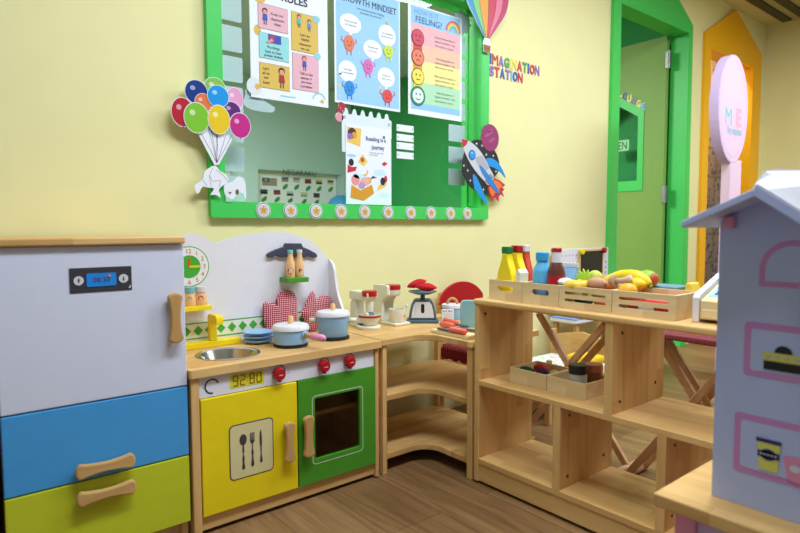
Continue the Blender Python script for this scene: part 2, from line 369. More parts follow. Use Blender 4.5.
# washroom behind the orange doorway: a wall of picture tiles
def tile_mat():
    m, nt, b = new_mat('picture_tiles'); N = nt.nodes; L = nt.links
    tc = N.new('ShaderNodeTexCoord'); sp = N.new('ShaderNodeSeparateXYZ'); L.new(tc.outputs['Object'], sp.inputs[0])
    cx = N.new('ShaderNodeCombineXYZ'); L.new(sp.outputs['X'], cx.inputs[0]); L.new(sp.outputs['Z'], cx.inputs[1])
    br = N.new('ShaderNodeTexBrick'); br.offset = 0; br.inputs['Scale'].default_value = 1; br.inputs['Brick Width'].default_value = .5; br.inputs['Row Height'].default_value = .25
    br.inputs['Mortar Size'].default_value = .012; br.inputs['Color1'].default_value = rgb((226, 196, 170)); br.inputs['Color2'].default_value = rgb((204, 166, 136)); br.inputs['Mortar'].default_value = rgb((176, 150, 110))
    L.new(cx.outputs[0], br.inputs['Vector'])
    vo = N.new('ShaderNodeTexVoronoi'); vo.inputs['Scale'].default_value = 20; L.new(cx.outputs[0], vo.inputs['Vector'])
    r = N.new('ShaderNodeValToRGB'); r.color_ramp.elements[0].position = .33; r.color_ramp.elements[1].position = .42; L.new(vo.outputs['Distance'], r.inputs['Fac'])
    hs = N.new('ShaderNodeValToRGB'); hs.color_ramp.elements[0].color = rgb((120, 84, 60)); hs.color_ramp.elements[1].color = rgb((188, 150, 120)); e_ = hs.color_ramp.elements.new(.5); e_.color = rgb((110, 116, 84)); sp2 = N.new('ShaderNodeSeparateColor'); L.new(vo.outputs['Color'], sp2.inputs[0]); L.new(sp2.outputs[0], hs.inputs[0])
    mx = N.new('ShaderNodeMix'); mx.data_type = 'RGBA'; L.new(r.outputs['Color'], mx.inputs[0]); L.new(hs.outputs[0], mx.inputs[6]); L.new(br.outputs['Color'], mx.inputs[7])
    L.new(mx.outputs[2], b.inputs['Base Color']); b.inputs['Roughness'].default_value = .35; return m
struct(MB().box((4.18, 2.30, 0), (6.6, 2.36, CEIL), tile_mat()), 'wall_washroom', None, 'wall of patterned beige tiles behind the orange doorway')

# window_1: green frame, glass
w1 = bpy.data.objects.new('window_1', None); C.objects.link(w1); w1['kind'] = 'structure'; w1['label'] = 'green framed interior window in yellow wall'; w1['category'] = 'window'
FY = 1.862
fr = MB()
fr.prism(rrect(.745, 2.062, .852, 1.85, .012), GREEN, XZ, (0, FY, 0), W-FY-.0005, [rrect(WX0+.004, WX1-.004, WZ0+.004, WZ1-.004)])
fr.box((WX0+.0005, FY+.001, WZ0+.0005), (WX0+.014, W+T, WZ1-.0005), GREEN).box((WX1-.014, FY+.001, WZ0+.0005), (WX1-.0005, W+T, WZ1-.0005), GREEN)
fr.box((WX0+.014, FY+.001, WZ0+.0005), (WX1-.014, W+T, WZ0+.010), GREEN).box((WX0+.014, FY+.001, WZ1-.014), (WX1-.014, W+T, WZ1-.0005), GREEN)
struct(fr, 'window_frame', w1)
GY = 1.920                                   # room-side face of the glass
struct(MB().box((WX0+.014, GY, WZ0+.010), (WX1-.014, GY+.005, WZ1-.014), GLASS), 'glass_pane', w1)
struct(MB().box((1.986, GY+.006, WZ0+.010), (1.997, GY+.016, WZ1-.014), GREEN).box((1.997, GY+.006, WZ0+.010), (WX1-.014, GY+.016, WZ0+.02), GREEN), 'glazing_bead', w1)

# door_1: green casing with a gabled head, open lime door
d1 = bpy.data.objects.new('door_1', None); C.objects.link(d1); d1['kind'] = 'structure'; d1['label'] = 'green doorway with gabled casing and open lime green door'; d1['category'] = 'door'
CY = 1.866; mid = (D0+D1)/2
cs = MB()
sl = .60
tx = (CEIL-.005-2.146)/sl
cs.prism([(3.081, 0), (D0, 0), (D0, DH), (D1, DH), (D1, 0), (4.085, 0), (4.06, 2.146), (4.06-tx, CEIL-.005), (3.10+tx, CEIL-.005), (3.10, 2.146)], GREEN, XZ, (0, CY, 0), W-CY-.0005)
cs.box((D0+.0003, CY+.001, 0), (D0+.012, W+T, DH), GREEN).box((D1-.012, CY+.001, 0), (D1-.0003, W+T, DH), GREEN).box((D0+.012, CY+.001, DH-.012), (D1-.012, W+T, DH-.0003), GREEN)
struct(cs, 'casing', d1)
LX = 3.955
win = [(p.y, p.z) for p in (Px(619, 186.5, LX), Px(640, 186, LX), Px(642.5, 113, LX), Px(619, 101, LX))]
yR = win[1][0]; zB, zE, zP = win[1][1], win[2][1], win[3][1]
yC = win[3][0]+.02; yL = 2*yC-yR
outer = [(-2.825, .01), (-1.99, .01), (-1.99, 2.09), (-2.825, 2.09)]
house = [(-yL, zB), (-yR, zB), (-yR, zE), (-yC, zE+(zP-zE)*1.1), (-yL, zE)]
lf = MB().prism(outer, LEAFG, YZ, (LX, 0, 0), .038, [house])
lo = struct(lf, 'door_leaf', d1)
def inset(pl, d):
    cx = sum(p[0] for p in pl)/len(pl); cz = sum(p[1] for p in pl)/len(pl)
    return [(p[0]+(cx-p[0])*d, p[1]+(cz-p[1])*d) for p in pl]
struct(MB().prism(inset(house, -.10), GREEN, YZ, (LX-.006, 0, 0), .006, [inset(house, .12)]), 'window_trim', lo)
struct(MB().prism(house, GLASS, YZ, (LX+.016, 0, 0), .004), 'window_pane', lo)
for zz in (1.93, 1.035, .25):
    struct(MB().box((LX-.012, 1.962, zz-.055), (LX+.004, 1.992, zz+.055), HINGE, .002).cyl((LX-.008, 1.968, zz-.058), .007, .116, HINGE), 'hinge', d1)
struct(MB().lathe([(0, 0), (.025, 0), (.025, .008), (.01, .012), (.01, .03), (.024, .04), (.02, .058), (0, .062)], (LX, 2.76, 1.0), HINGE, axis=(-1, 0, 0)), 'door_handle', lo)

# door_2: orange gabled doorway
d2 = bpy.data.objects.new('door_2', None); C.objects.link(d2); d2['kind'] = 'structure'; d2['label'] = 'orange gabled doorway'; d2['category'] = 'door'
ap = Py(735, 10, CY); tl = Py(709, 30, CY)
cs = MB().prism([(4.252, 0), (E0, 0), (E0, EH), (E1, EH), (E1, 0), (5.25, 0), (5.25, tl.z), (ap.x+.03, ap.z+.01), (4.252, tl.z-.02)], ORANGE, XZ, (0, CY, 0), W-CY-.0005)
cs.box((E0+.0003, CY+.001, 0), (E0+.012, W+T, EH), ORANGE).box((E1-.012, CY+.001, 0), (E1-.0003, W+T, EH), ORANGE).box((E0+.012, CY+.001, EH-.012), (E1-.012, W+T, EH-.0003), ORANGE)
struct(cs, 'casing', d2)

# ================================================================== LARGE FURNITURE
def bone(mb, x, z, L, vert, m, yf, wd=.030, md=.019, th=.016):
    """bone-shaped wooden pull in front of a face at y = yf"""
    h = L/2; r = wd/2; e = md/2
    pl = smooth_poly([(-h, -r*.45), (-h+r*.5, -r), (-h*.6, -r*.82), (0, -e), (h*.6, -r*.82), (h-r*.5, -r), (h, -r*.45), (h, r*.45), (h-r*.5, r), (h*.6, r*.82), (0, e), (-h*.6, r*.82), (-h+r*.5, r), (-h, r*.45)], 3)
    if vert: pl = [(q, p) for p, q in pl]
    mb.prism([(x+p, z+q) for p, q in pl], m, XZ, (0, yf-.008-th, 0), th, bev=.004)
    for s in (-1, 1):
        px_, pz_ = (x, z+s*h*.6) if vert else (x+s*h*.6, z)
        mb.cyl((px_, yf-.0085, pz_), .006, .0082, m, axis=(0, 1, 0), seg=12)
    return mb

# --- toy fridge
KY = 1.509
fg = thing('toy_fridge', 'white toy fridge with blue and lime drawers left of the toy kitchen', 'fridge', (.328, 1.69, 0))
part(MB().box((.130, KY+.0165, 0), (.146, 1.86, .7795), WOODZY).box((.511, KY+.0165, 0), (.527, 1.86, .7795), WOODZY).box((.146, 1.846, .0), (.511, 1.86, .7795), WOODZ)
     .box((.146, KY+.03, .0), (.511, KY+.046, .05), WOODX).box((.146, KY+.03, .05), (.511, 1.846, .066), WOODX).box((.146, KY+.03, .404), (.511, 1.846, .42), WOODX), 'cabinet_body', fg)
part(MB().box((.118, KY-.012, .7798), (.531, 1.87, .7985), WOODX, .004), 'top_board', fg)
dr = part(MB().box((.127, KY, .4145), (.5295, KY+.016, .7785), FRIDGEW, .0025), 'door', fg)
part(bone(MB(), .4985, .594, .124, True, HANDLEV, KY, .036, .024), 'handle', dr, 'wooden handle')
o = (0, KY, 0)
p = MB().box((.2695, KY-.0012, .671), (.4025, KY+.0005, .7285), ink((62, 60, 66), .4)); o = (0, KY-.0012, 0)
for i in range(6): p.rect(.2695, .4025, .676+i*.0092, .6775+i*.0092, ink((78, 72, 74)), XZ, o, 1)
p.rect(.304, .368, .684, .715, ink((40, 140, 226), .3), XZ, o, 2, .004).text('08:30', .336, .6995, .011, ink((110, 24, 50)), XZ, o, 3, 0, wid=.036)
p.disc(.353, .708, .004, .0025, ink((220, 140, 60)), XZ, o, 4)
for x in (.288, .384): p.disc(x, .6995, .0105, .0105, ink((214, 216, 222)), XZ, o, 2).flat([(x-.003, .699), (x+.003, .699), (x, .694 if x > .35 else .705)], ink((90, 90, 96)), XZ, o, 3).rect(x-.001, x+.001, .694, .705, ink((90, 90, 96)), XZ, o, 3)
p.flat([(.395, .675), (.399, .677), (.400, .684), (.397, .681)], ink((235, 235, 235)), XZ, o, 2)
part(p, 'display_panel', dr, 'dark display reading 08:30')
for nm, z0, z1, m, hz in (('blue', .2315, .4115, BLUE, .259), ('lime', .0525, .2290, LIME, .194)):
    dw = part(MB().box((.127, KY, z0), (.5295, KY+.016, z1), m, .0025), 'drawer', fg, '%s drawer front' % nm)
    part(bone(MB(), .3275, hz, .128, False, HANDLE, KY, .035, .022), 'handle', dw, 'wooden handle')
# black box added to fill the dark gap at the very left edge
bc = thing('dark_gap_box', 'added black box filling the dark gap beside the toy fridge', 'added box', (-.12, 1.70, 0))
part(MB().box((-.36, 1.52, 0), (.108, 1.87, .60), BLACK, .003), 'body', bc)
part(MB().box((-.355, 1.504, .02), (-.128, 1.5195, .59), BLACK, .002).box((-.122, 1.504, .02), (.106, 1.5195, .59), BLACK, .002), 'door', bc)  # plain front slabs of the added box

# --- toy kitchen
SPY = 1.80                                    # splashback face
kt = thing('toy_kitchen', 'wooden toy kitchen with yellow and green doors and white splashback', 'toy kitchen', (.84, 1.66, 0))
part(MB().box((.5365, KY-.004, .004), (.5585, 1.815, .4305), WOODZY, .002).box((1.133, KY-.004, .004), (1.147, 1.815, .4305), WOODZY, .002)
     .box((.5585, KY+.006, .012), (1.133, KY+.022, .049), WOODX, .001).box((.5585, 1.795, .05), (1.133, 1.805, .4305), WOODX).box((.5585, KY+.022, .05), (1.133, 1.795, .062), WOODX).box((.842, KY+.022, .062), (.852, 1.795, .4305), WOODZY), 'carcass', kt)
for x in (.5475, 1.14):
    for y in (1.52, 1.80): part(MB().cyl((x, y, 0), .006, .0045, BLACK, seg=12), 'foot_pad', kt)
SKX, SKY, SKR = .694, 1.634, .089
part(MB().prism(rrect(.5325, 1.1565, 1.497, 1.815, .006), WOODX, XY, (0, 0, .4525), .0215, [ell(SKX, SKY, SKR-.004, SKR-.004, 40)], bev=0), 'worktop', kt)
part(MB().lathe([(SKR+.003, .4527), (SKR+.003, .4545), (SKR-.003, .4550), (SKR-.008, .452), (SKR-.02, .425), (SKR-.045, .414), (.012, .411), (.011, .408), (0, .408)], (SKX, SKY, 0), STEEL, 40), 'sink_bowl', kt, 'round steel sink bowl')
fc = part(MB().box((.600, 1.757, .4527), (.792, 1.797, .471), YELLOW, .002), 'faucet_base', kt, 'yellow faucet base')
ft = Py(212, 313.5, 1.775); fx = ft.x; fz = ft.z
part(MB().prism([(1.786, .4712), (1.786, fz-.012), (1.783, fz-.004), (1.775, fz), (1.724, fz), (1.716, fz-.006), (1.714, fz-.014), (1.714, fz-.028), (1.736, fz-.028), (1.736, fz-.020), (1.764, fz-.020), (1.764, .4712)], YELLOW, (Vector((0, 1, 0)), Vector((0, 0, 1)), Vector((1, 0, 0))), (fx+.011, 0, 0), .022, bev=.002), 'faucet_spout', fc)
p = MB().box((.560, KY+.001, .3715), (1.1315, KY+.016, .4295), WHITE, .001)
o = (0, KY+.001, 0); G = ink((54, 54, 62))
p.line(arc(.5945, .4000, .0185, 20, 278, 20), .0042, G, XZ, o, 1).rect(.570, .575, .399, .4005, ink((130, 130, 135)), XZ, o, 1)
p.rect(.645, .745, .384, .422, ink((222, 214, 40)), XZ, o, 1, .002)
SEG = {'9': 'abcdfg', '2': 'abged', '8': 'abcdefg', '0': 'abcdef'}
def seven(p, ch, x, z, w_, h, m):
    t = .0029; sg = {'a': [(x, z+h), (x+w_, z+h)], 'g': [(x, z+h/2), (x+w_, z+h/2)], 'd': [(x, z), (x+w_, z)], 'f': [(x, z+h/2), (x, z+h)], 'b': [(x+w_, z+h/2), (x+w_, z+h)], 'e': [(x, z), (x, z+h/2)], 'c': [(x+w_, z), (x+w_, z+h/2)]}
    for c in SEG[ch]: p.line(sg[c], t, m, XZ, o, 2)
BR = ink((140, 84, 30))
for ch, x in zip('9280', (.655, .6755, .7035, .7245)): seven(p, ch, x-.001, .3895, .0125, .027, BR)
p.rect(.6935, .6955, .398, .400, BR, XZ, o, 2).rect(.6935, .6955, .406, .408, BR, XZ, o, 2)
for x in (.787, .937, 1.03):
    p.line(arc(x+.002, .405, .0225, -20, 110, 12), .0025, G, XZ, o, 1).rect(x+.032, x+.038, .3995, .401, ink((150, 150, 155)), XZ, o, 1)
part(p, 'control_panel', kt, 'white control panel with clock reading 92:80')
for x in (.787, .937, 1.03):
    kb = MB().lathe([(0, 0), (.016, 0), (.0178, .003), (.0174, .018), (.015, .022), (0, .0225)], (x, KY+.001, .4035), RED, 26, axis=(0, -1, 0)).box((x-.004, KY-.016, .381), (x+.004, KY, .390), RED, .002)
    kb.rect(x-.006, x+.006, .4015, .4035, ink((240, 225, 225)), XZ, (0, KY-.0215, 0), 1)
    part(kb, 'knob', kt, 'red control knob')
yd = part(MB().box((.5615, KY-.004, .0515), (.8465, KY+.012, .3695), YELLOW, .002), 'door', kt, 'yellow cupboard door')
part(bone(MB(), .811, .203, .116, True, HANDLEV, KY-.004, .034, .023), 'handle', yd, 'wooden handle')
o = (0, KY-.004, 0); p = MB(); DK = ink((72, 64, 66))
p.flat(rrect(.636, .768, .129, .2835, .014), DK, XZ, o, 1).flat(rrect(.639, .765, .132, .2805, .012), ink((226, 212, 156)), XZ, o, 2)
p.disc(.676, .2375, .0105, .0155, DK, XZ, o, 3).flat([(.6745, .225), (.6775, .225), (.679, .205), (.677, .198), (.6795, .185), (.6785, .174), (.681, .158), (.676, .152), (.671, .158), (.6735, .174), (.6725, .185), (.675, .198), (.673, .205)], DK, XZ, o, 3)
for i in range(4): p.rect(.6965+i*.0036, .6987+i*.0036, .232, .252, DK, XZ, o, 3)
p.flat([(.6965, .232), (.7095, .232), (.7090, .225), (.7045, .220), (.7045, .205), (.7065, .198), (.7050, .185), (.7062, .174), (.708, .160), (.703, .154), (.698, .160), (.6998, .174), (.701, .185), (.6995, .198), (.7015, .205), (.7015, .220), (.697, .225)], DK, XZ, o, 3)
p.flat([(.7285, .256), (.7255, .246), (.7245, .225), (.7258, .208), (.7318, .208), (.7322, .225), (.731, .246)], DK, XZ, o, 3).flat([(.7265, .207), (.7312, .207), (.7305, .185), (.7335, .164), (.729, .159), (.7245, .164), (.7275, .185)], DK, XZ, o, 3)
part(p, 'cutlery_sticker', yd, 'beige sticker with spoon, fork and knife')
gd = part(MB().prism(rrect(.8505, 1.132, .052, .3705, .002), KGREEN, XZ, (0, KY-.004, 0), .016, [rrect(.906, 1.071, .122, .309, .006)]), 'door', kt, 'green oven door with a window')
part(bone(MB(), .8745, .205, .122, True, HANDLEV, KY-.004, .034, .023), 'handle', gd, 'wooden handle')
o = (0, KY-.004, 0)
part(MB().line(rrect(.897, 1.0815, .108, .3165, .012), .0025, ink((206, 222, 196)), XZ, o, 1, True), 'window_outline', gd, 'pale line round the oven window')
part(MB().box((.904, KY+.004, .120), (1.073, KY+.007, .311), OVEN), 'oven_window', gd)
part(MB().box((.853, KY+.03, .243), (1.1325, 1.794, .255), WOODX), 'oven_shelf', kt)
# splashback
top = [(160, 262), (166, 248), (174, 239), (183, 235), (190, 233), (198, 234.3), (206, 238), (215, 243.5), (226, 239.5), (245, 234.7), (265, 232.3), (283, 232), (298, 235), (311, 241), (321, 250), (330, 262)]
tp = pxs(top, SPY); tp = [q for q in tp if q[0] > .545]
tp = [(.5375, tp[0][1]-.03), (.5375, tp[0][1]-.005)]+tp
tp = [(max(.5375, min(a, 1.156)), z) for a, z in tp]
sb = part(MB().prism([(.5375, .4525)]+tp+[(1.156, .4525)], WHITE, XZ, (0, SPY, 0), .014), 'splashback', kt, 'white wavy splashback')
wg = [Px(u, v, 1.1565) for u, v in ((330, 259), (333.5, 262.5), (336, 270), (337.5, 283), (340, 296), (344.5, 310))]
wp = [(-SPY, .4527), (-SPY, wg[0].z)]+[(-q.y, q.z) for q in smooth_open(wg, 3)]+[(-wg[-1].y-.004, wg[-1].z-.03), (-wg[-1].y-.02, .4527)]
part(MB().prism(wp, WHITE, YZ, (1.1475, 0, 0), .009), 'side_wing', kt, 'white curved side wing')
p = MB(); o = (0, SPY, 0); GN = ink((70, 170, 52)); RD = ink((214, 92, 70))
zt, zb = Py(230, 320, SPY).z, Py(230, 334, SPY).z
p.rect(.540, 1.137, zb, zt, ink((232, 232, 214)), XZ, o, 1).rect(.540, 1.137, zt-.001, zt+.0025, GN, XZ, o, 2).rect(.540, 1.137, zb-.0025, zb+.001, GN, XZ, o, 2)
x0 = Py(198, 330.5, SPY).x; x1 = Py(253, 322.5, SPY).x; st = (x1-x0)/5; zm = (zt+zb)/2
for i in range(-3, 12):
    x = x0+i*st
    if .55 < x < 1.13: p.flat([(x, zm-.0155), (x+.0145, zm), (x, zm+.0155), (x-.0145, zm)], GN, XZ, o, 2)
cc = Py(189, 266.7, SPY); cx_, cz_ = cc.x, cc.z; R_ = Py(209, 266, SPY).x-cx_
p.disc(cx_, cz_, R_, R_, GN, XZ, o, 1, 48).disc(cx_, cz_, R_-.003, R_-.003, ink((236, 236, 230)), XZ, o, 2, 48).disc(cx_, cz_, R_*.56, R_*.56, GN, XZ, o, 3, 40)
for i in range(1, 13):
    a = math.radians(90-30*i); p.text(str(i), cx_+R_*.76*math.cos(a), cz_+R_*.76*math.sin(a), .0135, RD, XZ, o, 3)
p.flat([(cx_-.0035, cz_), (cx_+.0035, cz_), (cx_+.004, cz_+.022), (cx_, cz_+.028), (cx_-.004, cz_+.022)], ink((214, 80, 24)), XZ, o, 4)
p.flat([(cx_, cz_-.0035), (cx_+.030, cz_-.004), (cx_+.036, cz_), (cx_+.030, cz_+.004), (cx_, cz_+.0035)], ink((222, 210, 20)), XZ, o, 5)
part(p, 'splashback_print', sb, 'printed clock and green diamond border')
hd = [(20, 130), (30, 153), (60, 158), (105, 134), (125, 150), (150, 155), (180, 150), (250, 150), (330, 155), (355, 153), (385, 140), (435, 158), (462, 156), (468, 140), (455, 118), (400, 88), (340, 62), (325, 30), (185, 28), (172, 60), (100, 84), (40, 112)]
part(MB().prism(pxs([(265+a/8.89, 240+q/8.89) for a, q in hd], SPY-.012), NAVY, XZ, (0, SPY-.012, 0), .0118, bev=.002), 'cooker_hood', kt, 'dark slate hood shape')
gs0 = Py(279.5, 279, 1.80); gs1 = Py(308, 281, 1.742)
GSZ = Py(290, 277.5, 1.770).z
part(MB().box((gs0.x, 1.742, GSZ-.016), (gs1.x+.004, SPY-.0005, GSZ), KGREEN, .0015), 'shelf', kt, 'small green shelf')
YSZ = Py(190, 306, 1.765).z
ys1 = Py(212, 305, 1.742).x
part(MB().box((.562, 1.742, YSZ-.014), (ys1, SPY-.0005, YSZ), YELLOW, .0015), 'shelf', kt, 'small yellow shelf')

# --- L-shaped corner unit
cu = thing('corner_shelf_unit', 'L-shaped wooden corner shelf unit with rounded inner edge between toy kitchen and open shelf', 'shelf unit', (1.45, 1.58, 0))
def Lp(x0, y0, xi, yi, x1, y1, r=.065): return [(x0, yi), (xi-r, yi)]+[(xi-r+r*math.cos(math.radians(a)), yi-r+r*math.sin(math.radians(a))) for a in range(80, 0, -10)]+[(xi, yi-r), (xi, y0), (x1, y0), (x1, y1), (x0, y1)]
CT = .4545
part(MB().prism(Lp(1.1595, 1.291, 1.356, 1.503, 1.701, 1.815), WOODX, XY, (0, 0, CT), .0215, bev=.003), 'top', cu)
for z in (.262, .064): part(MB().prism(Lp(1.170, 1.300, 1.372, 1.520, 1.699, 1.813, .07), WOODX, XY, (0, 0, z), .020, bev=.002), 'shelf', cu)
for x, y in ((1.1665, 1.509), (1.362, 1.296), (1.675, 1.338), (1.675, 1.790), (1.1665, 1.790)):
    part(MB().box((x, y, 0), (x+.018, y+.022, CT-.022), WOODZ, .002), 'post', cu)

# --- open shelf divider
SX0, SX1 = 1.36, 1.634
sh = thing('open_shelf', 'low open wooden shelf with staggered compartments used as a room divider', 'shelf unit', (1.50, .82, 0))
yl, yr = 1.283, .362
part(MB().prism([(SX0-.004, yr-.004), (SX1, yr-.004), (SX1, yl+.004), (SX0-.004, yl+.004)], WOODY, XY, (0, 0, .594), .019, bev=.006, seg=3), 'top', sh)
for y in (yl-.018, yr): part(MB().box((SX0, y, .008), (SX1-.003, y+.018, .5748), WOODZ, .0015), 'side_panel', sh)
part(MB().box((SX0+.001, yr+.0182, .320), (SX1-.004, yl-.0182, .336), WOODY, .001), 'shelf', sh)
part(MB().box((SX0+.001, yr+.0182, .066), (SX1-.004, yl-.0182, .083), WOODY, .001), 'shelf', sh)
part(MB().box((SX0+.004, yr+.0182, .010), (SX0+.020, yl-.0182, .0658), WOODY, .001), 'plinth', sh)
def bolt(mb, x, y, z): return mb.cyl((x, y, z), .0045, .0012, BLACK, axis=(0, -1, 0), seg=12)
for y in (.816, ): 
    dv = part(MB().box((SX0+.001, y-.0115, .3362), (SX1-.004, y+.0115, .5748), WOODZ, .001), 'divider', sh)
    for x, z in ((SX0+.045, .545), (SX0+.04, .365), (SX1-.05, .385)): part(bolt(MB(), x, y-.0115, z), 'bolt', dv, 'black bolt head')
for y in (.971, .672):
    dv = part(MB().box((SX0+.001, y-.0115, .0832), (SX1-.004, y+.0115, .3198), WOODZ, .001), 'divider', sh)
    for x, z in ((SX0+.045, .29), (SX0+.04, .115), (SX1-.05, .13)): part(bolt(MB(), x, y-.0115, z), 'bolt', dv, 'black bolt head')
q = MB(); bolt(q, SX0+.03, yl-.018, .545); part(q, 'bolt', sh, 'black bolt head')
TOPZ = .594

# --- dollhouse and its table
HX = 1.0
tb = thing('play_table', 'wooden topped play table with lilac base under the dollhouse', 'table', (1.14, .1, 0))
part(MB().box((.936, -.30, .353), (1.347, .474, .376), WOODY, .003), 'tabletop', tb)
part(MB().box((.962, -.27, 0), (1.335, .43, .3528), LILAC, .004), 'base_box', tb, 'lilac base')
part(MB().box((.954, .412, 0), (.975, .446, .3528), PINK, .003), 'leg', tb, 'pink leg')
dh = thing('dollhouse', 'tall white toy house with pink painted windows on the play table', 'dollhouse', (1.16, .31, .376))
yA, yB = Px(716.5, 340, HX).y, .19
HZ = .3765
gp = Px(774, 195, HX); gy, gz = gp.y, gp.z
face = [(-yA, HZ), (-yB, HZ), (-yB, gz-.74*(gy-yB)), (-gy, gz), (-yA, .829)]
DW = paint('dollhouse_lacquer', (188, 200, 246), .5, .01)
wl = part(MB().prism(face, DW, YZ, (HX, 0, 0), .33), 'wall', dh)
ea = Px(681, 223.5, HX-.065); apx = Px(758.5, 187, HX-.065)
rf = MB()
sl1 = (ea.y, ea.z); ax_ = (apx.y, apx.z)
rf.prism([(-sl1[0], sl1[1]-.007), (-sl1[0], sl1[1]+.003), (-ax_[0], ax_[1]+.001), (-ax_[0], ax_[1]-.011)], DW, YZ, (HX-.065, 0, 0), .415, bev=.001)
part(rf, 'roof_slab', dh)
e2 = Px(800, 213, HX-.075)
sl2 = (ax_[1]-e2.z)/(ax_[0]-e2.y)
yE = .165
rf = MB().prism([(-ax_[0]-.002, ax_[1]+.004), (-yE, ax_[1]-sl2*(ax_[0]-yE)), (-yE, ax_[1]-sl2*(ax_[0]-yE)-.016), (-ax_[0]-.002, ax_[1]-.013)], DW, YZ, (HX-.075, 0, 0), .425, bev=.001)
part(rf, 'roof_edge', dh)
# pale rounded roof top rising behind the sloping edge
xt = HX+.01
up = [Px(u, v, xt) for u, v in ((758.5, 182), (761, 176), (766, 171), (774, 168.5), (800, 170), (815, 171))]
lo_ = [Vector((HX-.0745, ax_[0]-.002, ax_[1]+.0045)), Vector((HX-.0745, yE, ax_[1]-sl2*(ax_[0]-yE)+.0005))]
pts = [lo_[0]]+up+[Vector((xt, yE, up[-1].z)), lo_[1]]
nrm = (pts[-1]-pts[0]).cross(pts[3]-pts[0]).normalized()
if nrm.x > 0: nrm = -nrm
n_ = len(pts); rt = MB().add(pts+[q_-nrm*.012 for q_ in pts], [list(range(n_)), list(range(2*n_-1, n_-1, -1))]+[[i, i+n_, (i+1) % n_+n_, (i+1) % n_] for i in range(n_)], WHITE)
rt.add([Px(u, v, xt-.03)+Vector((-.004, 0, 0)) for u, v in ((796, 190), (799, 190), (799, 197), (796, 196))], [[0, 1, 2, 3]], ink((150, 214, 214)))
part(rt, 'roof_top', dh, 'pale rounded roof top')
br_ = Px(732, 221, HX)
part(MB().box((HX-.016, br_.y-.007, br_.z-.011), (HX-.0003, br_.y+.007, br_.z+.007), PINK, .001), 'bracket', dh, 'pink bracket under the eave')
p = MB(); o = (HX, 0, 0)
def hp(u, v): q = Px(u, v, HX); return (-q.y, q.z)
PK = ink((206, 142, 206))
a = hp(759, 286); c_ = hp(765.5, 280)
zb_ = a[1]; w_ = .090; xL = a[0]; zt_ = hp(786, 240)[1]; rr = w_/2
p.flat([(xL, zb_), (xL+w_, zb_)]+arc(xL+rr, zt_-rr, rr, 0, 180, 20), PK, YZ, o, 1)
t = .0085
p.flat([(xL+t, zb_+t), (xL+w_-t, zb_+t)]+arc(xL+rr, zt_-rr, rr-t, 0, 180, 20), DW, YZ, o, 2)
for (u0, v0, u1, v1) in ((745, 321, 743.5, 374), (735, 411, 733, 469)):
    A, Bq = hp(u0, v0), hp(u1, v1)
    p.flat(rrect(A[0], A[0]+.13, Bq[1], A[1], .006), PK, YZ, o, 1).flat(rrect(A[0]+.010, A[0]+.12, Bq[1]+.009, A[1]-.010, .004), DW, YZ, o, 2)
part(p, 'painted_windows', wl, 'pink painted window outlines')
p = MB()
A = hp(764, 366)
p.rect(A[0], A[0]+.05, A[1]-.004, A[1]+.010, ink((30, 26, 30)), YZ, o, 4).rect(A[0]-.002, A[0]+.052, A[1]+.010, A[1]+.023, ink((214, 212, 110)), YZ, o, 4)
p.flat(arc(A[0]+.026, A[1]+.023, .012, 0, 180, 12), ink((30, 26, 34)), YZ, o, 4)
for i in range(4): p.disc(A[0]+.006+i*.013, A[1]+.0165, .003, .002, ink((190, 178, 200)), YZ, o, 5)
part(p, 'snack_picture', wl, 'printed picture of a dark snack tray'); p = MB()
A = hp(758, 437); Bq = hp(782, 475)
x0_, x1_, z0_, z1_ = A[0], A[0]+.032, A[1]-.048, A[1]
p.flat([(x0_, z1_), (x0_+.003, z0_), (x1_-.003, z0_), (x1_, z1_)], ink((222, 222, 110)), YZ, o, 4).rect(x0_-.0015, x1_+.0015, z1_-.005, z1_+.001, ink((44, 48, 120)), YZ, o, 5)
p.rect(x0_+.001, x1_-.001, z1_-.028, z1_-.018, ink((36, 48, 130)), YZ, o, 5).disc((x0_+x1_)/2, z1_-.023, .011, .009, ink((36, 48, 130)), YZ, o, 5)
for i in range(5): p.disc(x0_+.006+i*.005, z1_-.023, .0018, .0014, ink((220, 220, 230)), YZ, o, 6)
p.flat([(x1_+.010, z0_-.004), (x1_+.004, z0_+.030), (x1_+.028, z0_+.032), (x1_+.032, z0_-.008)], ink((226, 150, 190)), YZ, o, 4).disc(x1_+.02, z0_+.014, .007, .006, ink((210, 216, 236)), YZ, o, 5)
part(p, 'tub_picture', wl, 'printed picture of a yellow tub')

